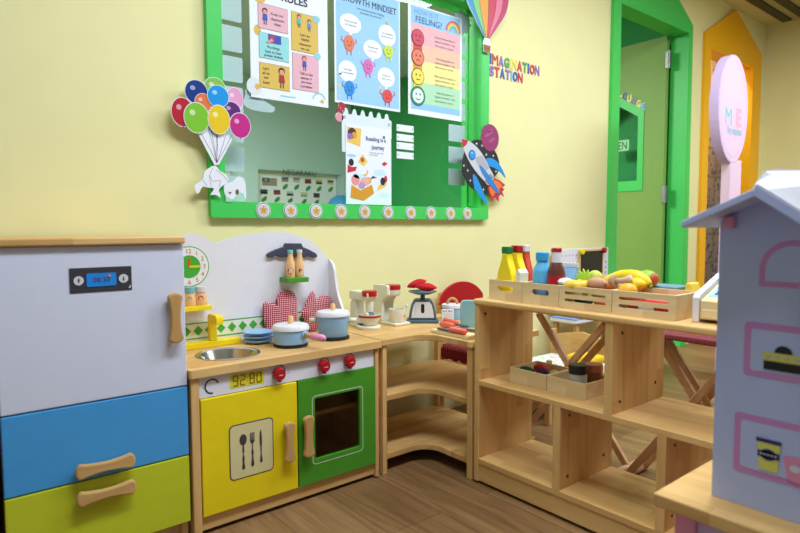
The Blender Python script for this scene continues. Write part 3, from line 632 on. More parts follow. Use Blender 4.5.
# ================================================================== THINGS ON THE TOY KITCHEN
KT = .4527
def bottle(loc, H, R, body, cap, label, cat, group, lab=None, name='toy_bottle', prof=None, capname='cap', capf=.12):
    t = thing(name, label, cat, loc, 0, group)
    h = H*(1-capf)
    prof = prof or [(0, 0), (R*.92, 0), (R, R*.1), (R, h*.45), (R*.93, h*.55), (R*.5, h*.85), (R*.46, h), (0, h)]
    bd = part(MB().lathe(prof, (0, 0, 0), body, 24), 'body', t, local=True)
    rc = prof[-2][0]*1.12
    part(MB().lathe([(0, h), (rc, h), (rc, H-.001), (rc-.001, H), (0, H)], (0, 0, .0002), cap, 20), capname, t, local=True)
    if lab: part(lab_disc(prof, lab), 'sticker', bd, local=True)
    return t
def lab_disc(prof, lab):
    """a round sticker wrapped on the lower barrel, facing the room"""
    R, z, r, c1, c2, a0 = lab; mb = MB()
    def wrap(pts, k): return [(math.sin(a0+x/R)*(R+.0004*k), -math.cos(a0+x/R)*(R+.0004*k), z+y) for x, y in pts]
    mb.add(wrap(ell(0, 0, r, r, 20), 1), [list(range(20))], c1)
    mb.add(wrap([(-r*.45, -r*.5), (-r*.1, -r*.5), (-r*.1, r*.55), (-r*.45, r*.55)], 2)+wrap([(-r*.1, r*.05), (r*.45, r*.05), (r*.45, r*.55), (-r*.1, r*.55)], 2), [[0, 1, 2, 3], [4, 5, 6, 7]], c2); return mb
g_sauce = 'peach bottles on the green shelf'
bp = Py(290.5, 275.5, 1.768); Hb = Py(290.5, 250, 1.768).z-GSZ
bottle((bp.x, 1.768, GSZ), Hb, .0185, PEACH, paint('mint_cap', (126, 204, 196), .4), 'peach toy sauce bottle with mint cap on small green shelf', 'bottle', g_sauce, (.0150, Hb*.24, .011, ink((196, 30, 56)), ink((240, 220, 215)), -.45), prof=[(0, 0), (.014, 0), (.015, .002), (.015, Hb*.45), (.014, Hb*.52), (.0085, Hb*.78), (.0085, Hb*.87), (0, Hb*.87)])
bp = Py(299.5, 274.5, 1.768)
bottle((bp.x+.0005, 1.768, GSZ), Hb, .0185, PEACH, paint('pale_grey_cap', (220, 218, 220), .4), 'peach toy sauce bottle with pale grey cap on small green shelf', 'bottle', g_sauce, (.0150, Hb*.24, .011, ink((232, 208, 206)), ink((190, 36, 66)), -.35), prof=[(0, 0), (.014, 0), (.015, .002), (.015, Hb*.45), (.014, Hb*.52), (.0085, Hb*.78), (.0085, Hb*.87), (0, Hb*.87)])
Hs = Py(190, 287, 1.765).z-YSZ
for u, c, lb, s1, s2 in ((189.8, (120, 186, 190), 'peach toy shaker with blue green lid on the yellow shelf', (176, 190, 160), (190, 200, 170)), (201.2, (222, 216, 216), 'peach toy shaker with white lid on the yellow shelf', (214, 60, 90), (244, 200, 200))):
    bp = Py(u, 304, 1.765)
    bottle((bp.x, 1.765, YSZ), Hs, .0185, PEACH, paint('lid_%d' % c[0], c, .4), lb, 'shaker', 'shakers on the yellow shelf', (.0175, Hs*.38, .0085, ink(s1), ink(s2), -.40), 'toy_shaker', [(0, 0), (.017, 0), (.0185, .003), (.0175, Hs*.4), (.0145, Hs*.70), (0, Hs*.70)], 'lid', .30)
# plates
plc = Pz(258.5, 342.5, KT)
for i, nm in enumerate(('bottom', 'middle', 'topmost')):
    z = KT+i*.0125+(0 if i == 0 else .0002*i)
    solo(MB().lathe([(0, .0), (.026, .0), (.046, .0085), (.049, .0115), (.0465, .0122), (.026, .0048), (0, .0044)], (plc.x, plc.y, z), LBLUE, 36), 'toy_plate', '%s pale blue plate in the stack of three beside the sink' % nm, 'plate', 'stack of pale blue plates')
# burners
b1_ = Pz(291, 345.5, KT); b2_ = Pz(333.2, 338.3, KT)
BU = [(b1_.x, b1_.y), (b2_.x, b2_.y)]
for (x, y), r in zip(BU, (.053, .054)): part(MB().cyl((x, y, KT), r, .009, BLACK, bev=.0015, seg=36), 'burner', kt, 'black burner disc')
# saucepan
z0 = KT+.0092
sp_ = thing('saucepan', 'short pale blue toy saucepan with white lid and pink tipped handle on front burner', 'saucepan', (BU[0][0], BU[0][1], z0))
pb = part(MB().lathe([(0, 0), (.051, 0), (.0535, .003), (.0550, .043), (0, .043)], (0, 0, 0), LBLUE, 40), 'pan_body', sp_, local=True)
ld = part(MB().lathe([(0, .0432), (.058, .0432), (.058, .049), (.053, .057), (.041, .0595), (0, .0605)], (0, 0, 0), WHITE, 40), 'lid', sp_, 'white lid', local=True)
part(MB().lathe([(0, .0606), (.0090, .0606), (.0090, .077), (.0065, .083), (0, .085)], (0, 0, 0), PEACH, 20), 'knob', ld, 'peach knob', local=True)
hdir = Vector((.20, -1, -.02)).normalized(); h0 = Vector((.018, -.050, .030))
hnd = part(MB().tube([h0, h0+hdir*.008], .012, LBLUE, 16).tube([h0+hdir*.0081, h0+hdir*.034], .0085, HANDLE, 16), 'handle', sp_, 'wooden handle', local=True)
part(MB().tube([h0+hdir*.0342, h0+hdir*.037, h0+hdir*.083, h0+hdir*.090, h0+hdir*.093], [.009, .0105, .0105, .008, .003], PINK, 16), 'grip', hnd, 'pink grip', local=True)
# stock pot
sp_ = thing('stock_pot', 'tall pale blue toy pot with white lid on rear burner', 'pot', (BU[1][0], BU[1][1], z0))
part(MB().lathe([(0, 0), (.046, 0), (.048, .003), (.0535, .068), (0, .068)], (0, 0, 0), LBLUE, 40), 'pot_body', sp_, local=True)
ld = part(MB().lathe([(0, .0682), (.057, .0682), (.057, .074), (.052, .082), (.041, .0845), (0, .0855)], (0, 0, 0), WHITE, 40), 'lid', sp_, 'white lid', local=True)
part(MB().lathe([(0, .0856), (.0085, .0856), (.0085, .100), (.006, .106), (0, .108)], (0, 0, 0), PEACH, 20), 'knob', ld, 'peach knob', local=True)
for s in (-1, 1):
    d_ = Vector((-.77, .638, 0))*s; part(MB().tube([d_*.050+Vector((0, 0, .052)), d_*.078+Vector((0, 0, .052))], [.0085, .0075], CREAM, 16), 'handle', sp_, 'cream side handle', local=True)
# oven mitts leaning on the splashback
MIT = gingham('red_gingham', 'X', 'Z', .0034)
def mitt(px_, lb, ycen, bulge):
    pl = smooth_poly(pxs([(170+a/4.44, 225+q_/4.44) for a, q_ in px_], ycen), 3)
    cx = sum(p_[0] for p_ in pl)/len(pl); cz = sum(p_[1] for p_ in pl)/len(pl); mb = MB(); n = len(pl); K = (1, .9, .72, .45, .18)
    for sgn in (1, -1):
        vs = []; fs = []
        for k in K: vs += [(cx+(x-cx)*k, ycen-sgn*bulge*math.sqrt(max(0, 1-k**2.6)), cz+(z-cz)*k) for x, z in pl]
        vs.append((cx, ycen-sgn*bulge, cz))
        for i in range(len(K)-1):
            for j in range(n): j2 = (j+1) % n; fs.append([i*n+j, i*n+j2, (i+1)*n+j2, (i+1)*n+j])
        fs += [[(len(K)-1)*n+j, (len(K)-1)*n+(j+1) % n, len(K)*n] for j in range(n)]
        mb.add(vs, fs, MIT, True)
    zmin = min(v.z for v in mb.v); zmax = max(v.z for v in mb.v); mb.v = [Vector((min(v.x, 1.1445), v.y, KT+.0005+(v.z-zmin)*(zmax-KT)/(zmax-zmin))) for v in mb.v]
    solo(mb, 'oven_mitt', lb, 'oven mitt', 'gingham oven mitts')
mitt([(414, 345), (435, 340), (462, 344), (470, 352), (474, 318), (490, 296), (515, 288), (545, 296), (562, 325), (567, 370), (562, 430), (555, 472), (500, 476), (440, 474), (426, 470), (420, 430), (413, 390)], 'red gingham oven mitt with thumb at left, behind the plates and saucepan', 1.786, .011)
mitt([(592, 375), (606, 335), (625, 298), (640, 300), (645, 330), (665, 318), (695, 312), (718, 335), (724, 370), (706, 400), (690, 425), (660, 450), (640, 478), (612, 470), (600, 430), (580, 400)], 'folded red gingham oven mitt leaning behind the tall pot', 1.784, .012)

# ================================================================== THINGS ON THE CORNER UNIT
CZ = CT+.0002
OFFW = paint('ivory_lacquer', (232, 228, 208), .4, .01)
# stand mixer
MX, MY = 1.262, 1.715
t = thing('toy_mixer', 'cream toy stand mixer with red-banded bowl and red cap beside the tall pot', 'mixer', (MX, MY, CZ))
part(MB().lathe([(0, 0), (.043, 0), (.044, .003), (.044, .008), (.041, .011), (0, .011)], (0, 0, 0), OFFW, 36, sx=.95, sy=1.15).box((-.024, .0, .0), (.024, .086, .011), OFFW, .002), 'base', t, local=True)
part(MB().prism([(-.088, .0112), (-.088, .086), (-.080, .098), (-.070, .100), (-.052, .100), (-.052, .0112)], OFFW, (Vector((0, -1, 0)), Vector((0, 0, 1)), Vector((-1, 0, 0))), (-.020, 0, 0), .040, bev=.003), 'column', t, local=True)
part(MB().prism([(-.090, .1002), (-.090, .128), (-.086, .132), (.022, .132), (.026, .128), (.026, .112), (.018, .1002)], OFFW, (Vector((0, -1, 0)), Vector((0, 0, 1)), Vector((-1, 0, 0))), (-.023, 0, 0), .046, bev=.003), 'arm', t, local=True)
part(MB().lathe([(.0, .117), (.0275, .117), (.0275, .134), (.024, .137), (0, .137)], (0, -.006, 0), RED, 28), 'cap', t, 'red cap', local=True)
part(MB().lathe([(0, .060), (.013, .060), (.016, .100), (0, .100)], (0, -.006, 0), OFFW, 20), 'spindle', t, local=True)
part(MB().lathe([(0, .042), (.017, .042), (.018, .048), (.011, .060), (0, .060)], (0, -.006, 0), SLATE, 12), 'whisk', t, 'grey whisk', local=True)
bw = part(MB().lathe([(0, .0112), (.022, .0112), (.0225, .014), (.034, .026), (.040, .042), (.040, .0515), (.037, .0515), (.036, .042), (0, .020)], (0, -.006, 0), OFFW, 36), 'bowl', t, local=True)
part(MB().lathe([(.0402, .042), (.0408, .042), (.0408, .049), (.0402, .049)], (0, -.006, 0), RED, 36), 'band', bw, 'red band', local=True)
solo(MB().blob((MX-.026, MY-.026, CZ+.054), (.007, .007, .0085), OFFW, seg=12), 'toy_egg', 'tiny white ball resting on the rim of the mixer bowl', 'ball')
# coffee maker
t = thing('toy_coffee_maker', 'tall cream toy coffee maker with red top standing left of the grey scale', 'coffee maker', (1.396, 1.735, CZ))
SIDE = (Vector((0, -1, 0)), Vector((0, 0, 1)), Vector((-1, 0, 0)))
part(MB().prism([(-.072, 0)]+[(.060, 0), (.060, .010), (-.072, .010)], OFFW, SIDE, (-.040, 0, 0), .072, bev=.003), 'base', t, local=True)
part(MB().prism([(-.075, .0102), (-.075, .142), (-.069, .148), (.006, .148), (.012, .142), (.012, .112), (.006, .106), (-.012, .097), (-.022, .080), (-.022, .0102)], OFFW, SIDE, (-.042, 0, 0), .014, bev=.002), 'side_panel', t, local=True)
part(MB().prism([(-.075, .0102), (-.075, .136), (-.02, .136), (-.02, .100), (-.034, .085), (-.040, .060), (-.040, .0102)], OFFW, SIDE, (-.0278, 0, 0), .058, bev=.002), 'body', t, local=True)
part(MB().lathe([(0, .105), (.026, .105), (.030, .112), (.030, .128), (0, .128)], (.008, .018, 0), OFFW, 28).lathe([(0, .128), (.031, .128), (.031, .143), (.028, .146), (0, .146)], (.008, .018, 0), RED, 28), 'brew_head', t, 'red topped brew head', local=True)
cp_ = thing('toy_cup', 'cream toy cup with red emblem under the coffee maker spout', 'cup', (1.394, 1.712, CZ+.0104))
part(MB().lathe([(0, 0), (.029, 0), (.031, .003), (.033, .048), (.030, .048), (.028, .01), (0, .008)], (0, 0, 0), OFFW, 32), 'cup_body', cp_, local=True)
mb = MB()
for a0, c in ((.22, RED), (.42, PINK)):
    mb.add([(math.sin(a0+x/.032)*.0334, -math.cos(a0+x/.032)*.0334, .024+z) for x, z in ell(0, 0, .0022, .004, 14)], [list(range(14))], c)
part(mb, 'emblem', cp_, 'red emblem', local=True)
solo(MB().tube([(1.400, 1.712, CZ+.0195), (1.417, 1.687, CZ+.068)], .004, OFFW, 12).blob((1.4185, 1.685, CZ+.071), (.0065, .0065, .0075), OFFW, seg=12), 'toy_spoon', 'cream stirring stick standing in the toy cup', 'spoon')
# weighing scale, facing the room
SCL = Vector((1.500, 1.688, CZ)); rz = math.radians(-41)
t = thing('toy_scale', 'slate grey toy kitchen scale with white dial plate and tray', 'scale', SCL, rz)
part(MB().box((-.061, -.036, 0), (.061, .036, .013), SLATE, .003), 'base', t, local=True)
bdy = [(-.054, .0132), (.054, .0132), (.050, .040), (.044, .066), (.034, .086), (.026, .090), (-.026, .090), (-.034, .086), (-.044, .066), (-.050, .040)]
bd = part(MB().prism(bdy, SLATE, XZ, (0, -.028, 0), .056, bev=.003), 'body', t, local=True)
ins = [(-.043, .021), (.043, .021), (.040, .045), (.034, .070), (.026, .081), (-.026, .081), (-.034, .070), (-.040, .045)]
p = MB().flat(ins, ink((226, 228, 236)), XZ, (0, -.0281, 0), 1).flat(rrect(-.0065, .0065, .038, .074, .0062), BLACK, XZ, (0, -.0281, 0), 2)
for i in range(5): p.rect(-.030, -.024, .035+i*.008, .0362+i*.008, ink((180, 90, 90)), XZ, (0, -.0281, 0), 2)
part(p, 'dial_plate', bd, 'white dial plate', local=True)
part(MB().cyl((0, 0, .0902), .009, .018, SLATE, seg=20), 'stem', t, local=True)
part(MB().lathe([(0, .1084), (.03, .1084), (.054, .117), (.056, .119), (.053, .1205), (.030, .1125), (0, .112)], (0, 0, 0), SLATE, 36), 'tray', t, local=True)
PURSE = paint('red_felt', (206, 30, 40), .9, .06)
for dx, dz, ln, ry, rz2, lb in ((.010, .1365, .043, .06, -.55, 'red fabric pouch lying on top in front on the scale tray'), (-.016, .1500, .040, -.30, -.35, 'red fabric pouch tilted behind on the scale tray')):
    cx = SCL.x+dx*math.cos(rz)+(.012 if 'behind' in lb else -.006)*1; cy = SCL.y+dx*math.sin(rz)+(.022 if 'behind' in lb else -.012)
    solo(MB().blob((cx, cy, SCL.z+dz+(.0 if 'behind' not in lb else -.004)), (ln, .020, .0155), PURSE, rz2-.2, ry, .05, 24, lambda q_: Vector((q_.x, q_.y*(1-.35*abs(q_.x)**3), q_.z*(1-.45*abs(q_.x)**3)))), 'fabric_pouch', lb, 'pouch', 'red pouches on the scale')
# small pot with ring handle
jp = Pz(452.5, 321, CT)
JX, JY = 1.640, 1.668
t = thing('toy_casserole', 'pale blue toy pot with white lid and wooden ring handle right of the scale', 'pot', (JX, JY, CZ))
part(MB().lathe([(0, 0), (.036, 0), (.038, .003), (.039, .046), (0, .046)], (0, 0, 0), LBLUE, 36), 'pot_body', t, local=True)
ld = part(MB().lathe([(0, .0462), (.042, .0462), (.042, .058), (.040, .060), (0, .060)], (0, 0, 0), WHITE, 36), 'lid', t, 'white lid', local=True)
cr, sr = math.cos(rz), math.sin(rz)
part(MB().tube([(math.cos(a)*.019*cr, math.cos(a)*.019*sr, .0605+math.sin(a)*.022) for a in [PI*i/14 for i in range(15)]], .0052, HANDLE, 10), 'ring_handle', ld, 'wooden half ring handle', local=True)
p2 = MB().prism(rrect(-.023, .023, 0, .046, .002), PAPER, XZ, (0, -.006, 0), .012, bev=.001)
o = (0, -.0061, 0)
for i, wd_ in enumerate((.006, .004, .007, .005)): p2.rect(-.019+i*.010, -.019+i*.010+wd_, .038, .0425, ink((214, 110, 80)), XZ, o, 1)
for i in range(4): p2.rect(-.016, .016, .008+i*.0065, .0095+i*.0065, ink((200, 206, 214)), XZ, o, 1)
ob = p2.build('paper_box'); ob.location = (1.588, 1.640, CZ); ob.rotation_euler = (0, 0, rz); ob['label'] = 'small white printed box in front of the pot with ring handle'; ob['category'] = 'box'
# teal upright board
TB = Pz(467, 328, CT)
p = MB().prism(rrect(-.034, .034, 0, .099, .014), TEAL, XZ, (0, -.008, 0), .016, bev=.002)
ob = p.build('upright_board'); ob.location = (TB.x+.020, TB.y+.006, CZ); ob.rotation_euler = (0, 0, rz); ob['label'] = 'teal board with rounded corners standing upright beside the open shelf'; ob['category'] = 'board'
# chopping board and knives
cb = [Pz(u, v, CT+.012) for u, v in ((431, 330), (456, 337.8), (477, 336.5), (455, 327))]
BD = MB().prism(rrect(1.372, 1.452, 1.330, 1.505, .006), paint('pale_board_wood', (232, 212, 160), .5, .03), XY, (0, 0, CZ+.011), .0109, bev=.002)
solo(BD, 'chopping_board', 'pale wooden toy chopping board under the coral handled knives', 'chopping board', None)
BZ = CZ+.0112
def knife(a, b_, c_, lb, up=0):
    """blade from a to b_, handle from b_ to c_"""
    A, B_, Cc = Vector(a), Vector(b_), Vector(c_); d_ = (Cc-B_).normalized(); L1 = (B_-A).length; L2 = (Cc-B_).length
    ang = math.atan2(d_.y, d_.x); t = thing('toy_knife', lb, 'knife', (B_.x, B_.y, BZ+up), ang, 'toy knives on the chopping board')
    part(MB().prism([(-L1, -.003), (-L1+.008, -.0085), (0, -.0085), (0, .0085), (-L1+.004, .0085), (-L1, .005)], NAVY, XY, (0, 0, .0085), .005, bev=.001), 'blade', t, 'dark grey blade', local=True)
    part(MB().tube([(0.0002, 0, .0105), (.004, 0, .0105), (L2-.006, 0, .0105), (L2-.001, 0, .0105), (L2, 0, .0105)], [.0085, .0103, .0103, .0075, .003], CORAL, 16), 'handle', t, 'coral handle', local=True)
def kz(u, v): return Pz(u, v, BZ+.008)
knife(kz(435, 328), kz(450.5, 330), kz(466, 333), 'coral handled toy knife nearest the front edge of the board')
knife(kz(473, 332.5), kz(453, 326.5), kz(440.5, 324.5), 'coral handled toy knife in the middle with blade pointing right')
knife(kz(468, 326.5), kz(457.5, 324), kz(444, 321), 'coral handled toy knife at the back of the board')

# ================================================================== RED CHAIR BEHIND
t = thing('red_backed_chair', 'small wooden chair with red arched backrest and gingham seat behind the corner unit', 'chair', (1.85, 1.72, 0))
CX0, CX1 = 1.748, 1.975
for x in (CX0, CX1-.022): part(MB().box((x, 1.848, 0), (x+.022, 1.870, .535), WOODZ, .003), 'leg', t, 'rear leg and back post')
for x in (CX0, CX1-.022): part(MB().box((x, 1.625, 0), (x+.022, 1.647, .275), WOODZ, .003), 'leg', t, 'front leg')
rt_ = [(-.118, .478), (.118, .478), (.134, .500), (.128, .522), (.092, .553), (.045, .573), (0, .579), (-.045, .574), (-.092, .555), (-.124, .524), (-.132, .500)]
part(MB().prism(smooth_poly([(1.868+a, z) for a, z in rt_], 2), RED, XZ, (0, 1.836, 0), .0115, bev=.002), 'backrest', t, 'red arched backrest')
part(MB().box((CX0, 1.625, .2755), (CX1, 1.846, .289), WOODX, .002), 'seat', t)
GC = gingham('dark_red_gingham', 'X', 'Y', .006, (140, 24, 46), (190, 96, 110))
part(MB().box((CX0-.004, 1.618, .2895), (CX1+.004, 1.840, .318), GC, .010, 3).prism([(CX0-.004+.235*i/16, .262-.010*abs(math.sin(i*.9))) for i in range(17)]+[(CX1, .300), (CX0-.004, .300)], GC, XZ, (0, 1.6165, 0), .006).prism([(-1.84+.22*i/14, .262-.010*abs(math.sin(i*.9))) for i in range(15)]+[(-1.62, .300), (-1.84, .300)], GC, YZ, (CX0-.0062, 0, 0), .005), 'seat_cushion', t, 'dark red gingham cushion with frill')

# ================================================================== CRATES ON THE OPEN SHELF
def crate(y1, y0, x0, x1, z, h, kind, label, group, t_=.008):
    t = thing('wooden_crate', label, 'crate', ((x0+x1)/2, (y0+y1)/2, z), 0, group)
    if kind == 'handle': hs = [rrect(-(y0+y1)/2-.030, -(y0+y1)/2+.030, z+h*.45, z+h*.72, .0078)]
    elif kind == 'slots':
        a, b_ = -y1+.018, -y0-.018; hs = [rrect(a, b_, z+h*.30, z+h*.44, .002), rrect(a, b_, z+h*.62, z+h*.76, .002)]
    else: hs = []
    part(MB().prism(rrect(-y1, -y0, z+.0003, z+h, .001), BIRCH, YZ, (x0, 0, 0), t_, hs), 'front_panel', t)
    part(MB().prism(rrect(-y1, -y0, z+.0003, z+h, .001), BIRCH, YZ, (x1-t_, 0, 0), t_, hs), 'back_panel', t)
    for y in (y0, y1-t_): part(MB().box((x0+t_+.0001, y, z+.0003), (x1-t_-.0001, y+t_, z+h), BIRCH, .0005), 'end_panel', t)
    part(MB().box((x0+t_+.0001, y0+t_+.0001, z+.001), (x1-t_-.0001, y1-t_-.0001, z+.006), BIRCH), 'bottom', t)
    return t
CRX0, CRX1 = 1.392, 1.530; CRH = .061
gc = 'pale wooden crates in a row on the open shelf'
crate(1.252, 1.122, CRX0, CRX1, TOPZ+.0002, CRH, 'handle', 'pale wooden crate of yellow sauce bottles at the corner end of the row', gc)
crate(1.120, .992, CRX0, CRX1, TOPZ+.0002, CRH, 'handle', 'pale wooden crate holding the blue bottle and brown sauce bottle', gc)
crate(.990, .829, CRX0, CRX1, TOPZ+.0002, CRH, 'slots', 'slotted pale wooden crate of fruit with the lettuce and potato', gc)
crate(.827, .661, CRX0, CRX1, TOPZ+.0002, CRH, 'slots', 'slotted pale wooden crate with an orange and red packets, next to cash register', gc)
crate(.990, .670, 1.534, 1.632, TOPZ+.0002, .056, 'plain', 'plain pale wooden crate in the back row behind the slotted crates', None)
IN = TOPZ+.0068
# flat yellow squeeze bottles
def squeeze(u, x, capm, body, label, W_=.066, H=.158, name='squeeze_bottle', base_z=IN, th=.030, rz_=0, nk=.32):
    y = Px(u, 290, x).y; t = thing(name, label, 'bottle', (x, y, base_z), rz_); w2 = W_/2; hb = H*.865; n2 = w2*nk*1.15
    pl = smooth_open([Vector(q) for q in ((w2, 0), (w2, hb*.42), (w2*.88, hb*.58), (n2*1.3, hb*.82), (n2, hb*.94), (n2, hb))], 3)
    poly = [(-p_.x, p_.y) for p_ in reversed(pl)][::1]
    poly = [(p_.x, p_.y) for p_ in pl]+[(-p_.x, p_.y) for p_ in reversed(pl)]
    part(MB().prism(poly, body, (Vector((0, -1, 0)), Vector((0, 0, 1)), Vector((-1, 0, 0))), (-th/2, 0, 0), th, bev=.003), 'body', t, local=True)
    part(MB().box((-th*.48, -n2*1.08, hb+.0003), (th*.48, n2*1.08, H), capm, .002), 'cap', t, local=True); return t
CAPG = paint('green_cap', (22, 120, 60), .4)
squeeze(507.0, 1.430, CAPG, YELLOW, 'yellow toy squeeze bottle with green cap at the left end of the crates', H=.157, W_=.059)
squeeze(516.5, 1.468, RED, YELLOW, 'yellow toy squeeze bottle with red cap behind the green capped one', H=.160)
squeeze(525, 1.500, WHITE, paint('ketchup_red', (206, 72, 52), .4), 'red toy ketchup bottle with white cap behind the yellow bottles', W_=.050, H=.161, th=.026)
# carton, cream with blue cap
q = Px(527, 290, 1.428)
t = thing('milk_carton', 'small cream toy carton with gabled top in the crates left of blue bottle', 'carton', (1.415, 1.1408, IN))
part(MB().prism([(-.0085, 0), (.0085, 0), (.0085, .080), (0, .092), (-.0085, .080)], CREAM, (Vector((0, -1, 0)), Vector((0, 0, 1)), Vector((-1, 0, 0))), (-.02, 0, 0), .040, bev=.001), 'body', t, local=True)
bottle((1.462, 1.094, IN), .128, .017, CREAM, paint('pale_blue_cap', (176, 206, 220), .4), 'cream toy bottle with pale blue cap behind the small carton', 'bottle', None, capf=.16, prof=[(0, 0), (.017, 0), (.017, .090), (.012, .102), (.012, .1075), (0, .1075)])
# blue bottle
BB = paint('bright_blue_plastic', (60, 164, 226), .35); BB2 = paint('mid_blue_plastic', (98, 186, 230), .35); BB3 = paint('pale_lilac_blue', (150, 190, 230), .35)
by = Px(542, 280, 1.432).y
t = thing('water_bottle', 'bright blue toy bottle with blue screw cap in the second crate', 'bottle', (1.432, by, IN))
part(MB().lathe([(0, 0), (.026, 0), (.027, .003), (.027, .052), (0, .052)], (0, 0, 0), BB3, 28).lathe([(.0262, .0522), (.0275, .053), (.0275, .056), (.0262, .057)], (0, 0, 0), BB, 28).lathe([(0, .0572), (.027, .0572), (.027, .086), (.025, .096), (.017, .110), (.0155, .119), (0, .119)], (0, 0, 0), BB2, 28), 'body', t, local=True)
part(MB().lathe([(0, .1192), (.019, .1192), (.019, .142), (.017, .144), (0, .144)], (0, 0, 0), BB, 24), 'cap', t, 'blue cap', local=True)
bottle((1.505, 1.0945, IN), .150, .015, paint('amber', (206, 140, 50), .35), WHITE, 'slim amber toy bottle with white cap behind the blue bottle', 'bottle', None)
by = max(1.0285, Px(558.5, 280, 1.430).y)
t = thing('sauce_bottle', 'brown toy sauce bottle with white neck, red label and red cap', 'bottle', (1.430, by, IN))
bdy = part(MB().lathe([(0, 0), (.0245, 0), (.0258, .003), (.0258, .084), (.023, .097), (.0145, .116), (0, .116)], (0, 0, 0), paint('brown_sauce', (104, 54, 40), .35), 28), 'body', t, local=True)
part(MB().lathe([(.0260, .052), (.0262, .052), (.0262, .078), (.0260, .078)], (0, 0, 0), RED, 28).lathe([(.0260, .046), (.0262, .046), (.0262, .0515), (.0260, .0515)], (0, 0, 0), WHITE, 28), 'wrap_label', bdy, 'red and white wrap label', local=True)
part(MB().lathe([(0, .1162), (.0147, .1162), (.014, .146), (0, .146)], (0, 0, 0), WHITE, 24), 'neck', t, 'white neck', local=True)
part(MB().lathe([(0, .1462), (.0148, .1462), (.0148, .156), (.013, .158), (0, .158)], (0, 0, 0), RED, 24), 'cap', t, 'red cap', local=True)
# blue white carton lying behind
t = thing('milk_carton', 'pale blue and white toy carton with gabled top right of the brown sauce bottle', 'carton', (1.502, 1.030, IN))
part(MB().box((-.018, -.024, 0), (.018, .024, .066), LBLUE, .001).prism([(-.018, .0662), (.018, .0662), (.005, .098), (-.005, .098)], LBLUE, XZ, (0, -.024, 0), .048), 'body', t, local=True)
part(MB().box((-.0045, -.025, .0985), (.0045, .025, .112), WHITE, .001), 'top_fin', t, 'white top', local=True)
# fruit and vegetables
def fruit(name, lb, cat, u, v, x, r, m, rz_=0, ry=0, bump=0, fn=None, dz=0):
    c = Px(u, v, x); return MB().blob((c.x, c.y, c.z+dz), r, m, rz_, ry, bump, 22, fn)
solo(fruit('', '', '', 565.5, 282, 1.425, (.020, .022, .012), WHITE, .4, 0, .0, lambda q_: Vector((q_.x, q_.y, q_.z*(1 if abs(q_.x) < .5 else .6)))), 'toy_dumpling', 'white toy dumpling at the left end of the fruit crate', 'toy food')
c = Px(577, 285.5, 1.425); t = thing('toy_doughnut', 'yellow glazed toy ring with brown centre in the fruit crate', 'toy food', (c.x, c.y, c.z-.016))
pts = [(.020*math.cos(a), .022*math.sin(a), .016) for a in [2*PI*i/20 for i in range(21)]]
part(MB().tube(pts, [.0145+.002*math.sin(i*1.9) for i in range(21)], paint('glazed_yellow', (246, 196, 60), .4, .1), 12, False), 'ring', t, local=True)
part(MB().blob((-.003, -.004, .018), (.011, .011, .010), paint('brown_filling', (176, 130, 110), .6), seg=14), 'centre', t, 'brown centre', local=True)
# lettuce leaf
c = Px(589, 279, 1.480); mb = MB(); lob = []
for i in range(25):
    a = -PI*.05+PI*1.1*i/24; rr_ = .042*(1+.22*math.sin(i*2.1)); lob.append((c.y*-1+rr_*.75*math.cos(a)-.004, c.z-.012+rr_*.85*math.sin(a)))
lob += [(-c.y-.006, c.z-.045), (-c.y+.006, c.z-.045)]
solo(mb.prism(lob, paint('lettuce_green', (176, 226, 70), .6, .08), YZ, (1.462, 0, 0), .004), 'lettuce_leaf', 'bright green felt lettuce leaf standing in the fruit crate', 'toy food')
solo(fruit('', '', '', 597, 283.8, 1.430, (.020, .0285, .0185), paint('potato_brown', (198, 148, 112), .6, .06), 0, 0, .03), 'toy_potato', 'brown toy potato in the fruit crate next to the lettuce', 'toy food')
solo(fruit('', '', '', 609, 285.5, 1.470, (.018, .018, .018), paint('carrot_orange', (240, 130, 60), .5)), 'toy_tomato', 'small orange toy fruit between the potato and mushroom', 'toy food')
solo(fruit('', '', '', 595, 277.5, 1.515, (.018, .022, .021), paint('pear_green', (206, 206, 90), .5, .06)), 'toy_pear', 'yellow green toy pear behind the potato', 'toy food')
# mushroom lying down
c = Px(613.5, 281.5, 1.435); d_ = Px(633, 279.5, 1.440); t = thing('toy_mushroom', 'brown toy mushroom lying on its side across the fruit crates', 'toy food', (c.x, c.y, c.z-.02))
ax = (Vector(d_)-Vector(c)).normalized(); c0 = Vector((0, 0, .02))
part(MB().lathe([(0, -.012), (.011, -.010), (.0175, -.002), (.019, .004), (.015, .007), (0, .007)], c0, paint('mushroom_cap', (188, 150, 112), .6, .05), 24, ax), 'cap', t, local=True)
part(MB().tube([c0+ax*.0072, c0+ax*.02, c0+ax*.038, c0+ax*.048], [.0085, .0075, .0105, .013], paint('mushroom_stem', (206, 176, 150), .6, .05), 14), 'stem', t, local=True)
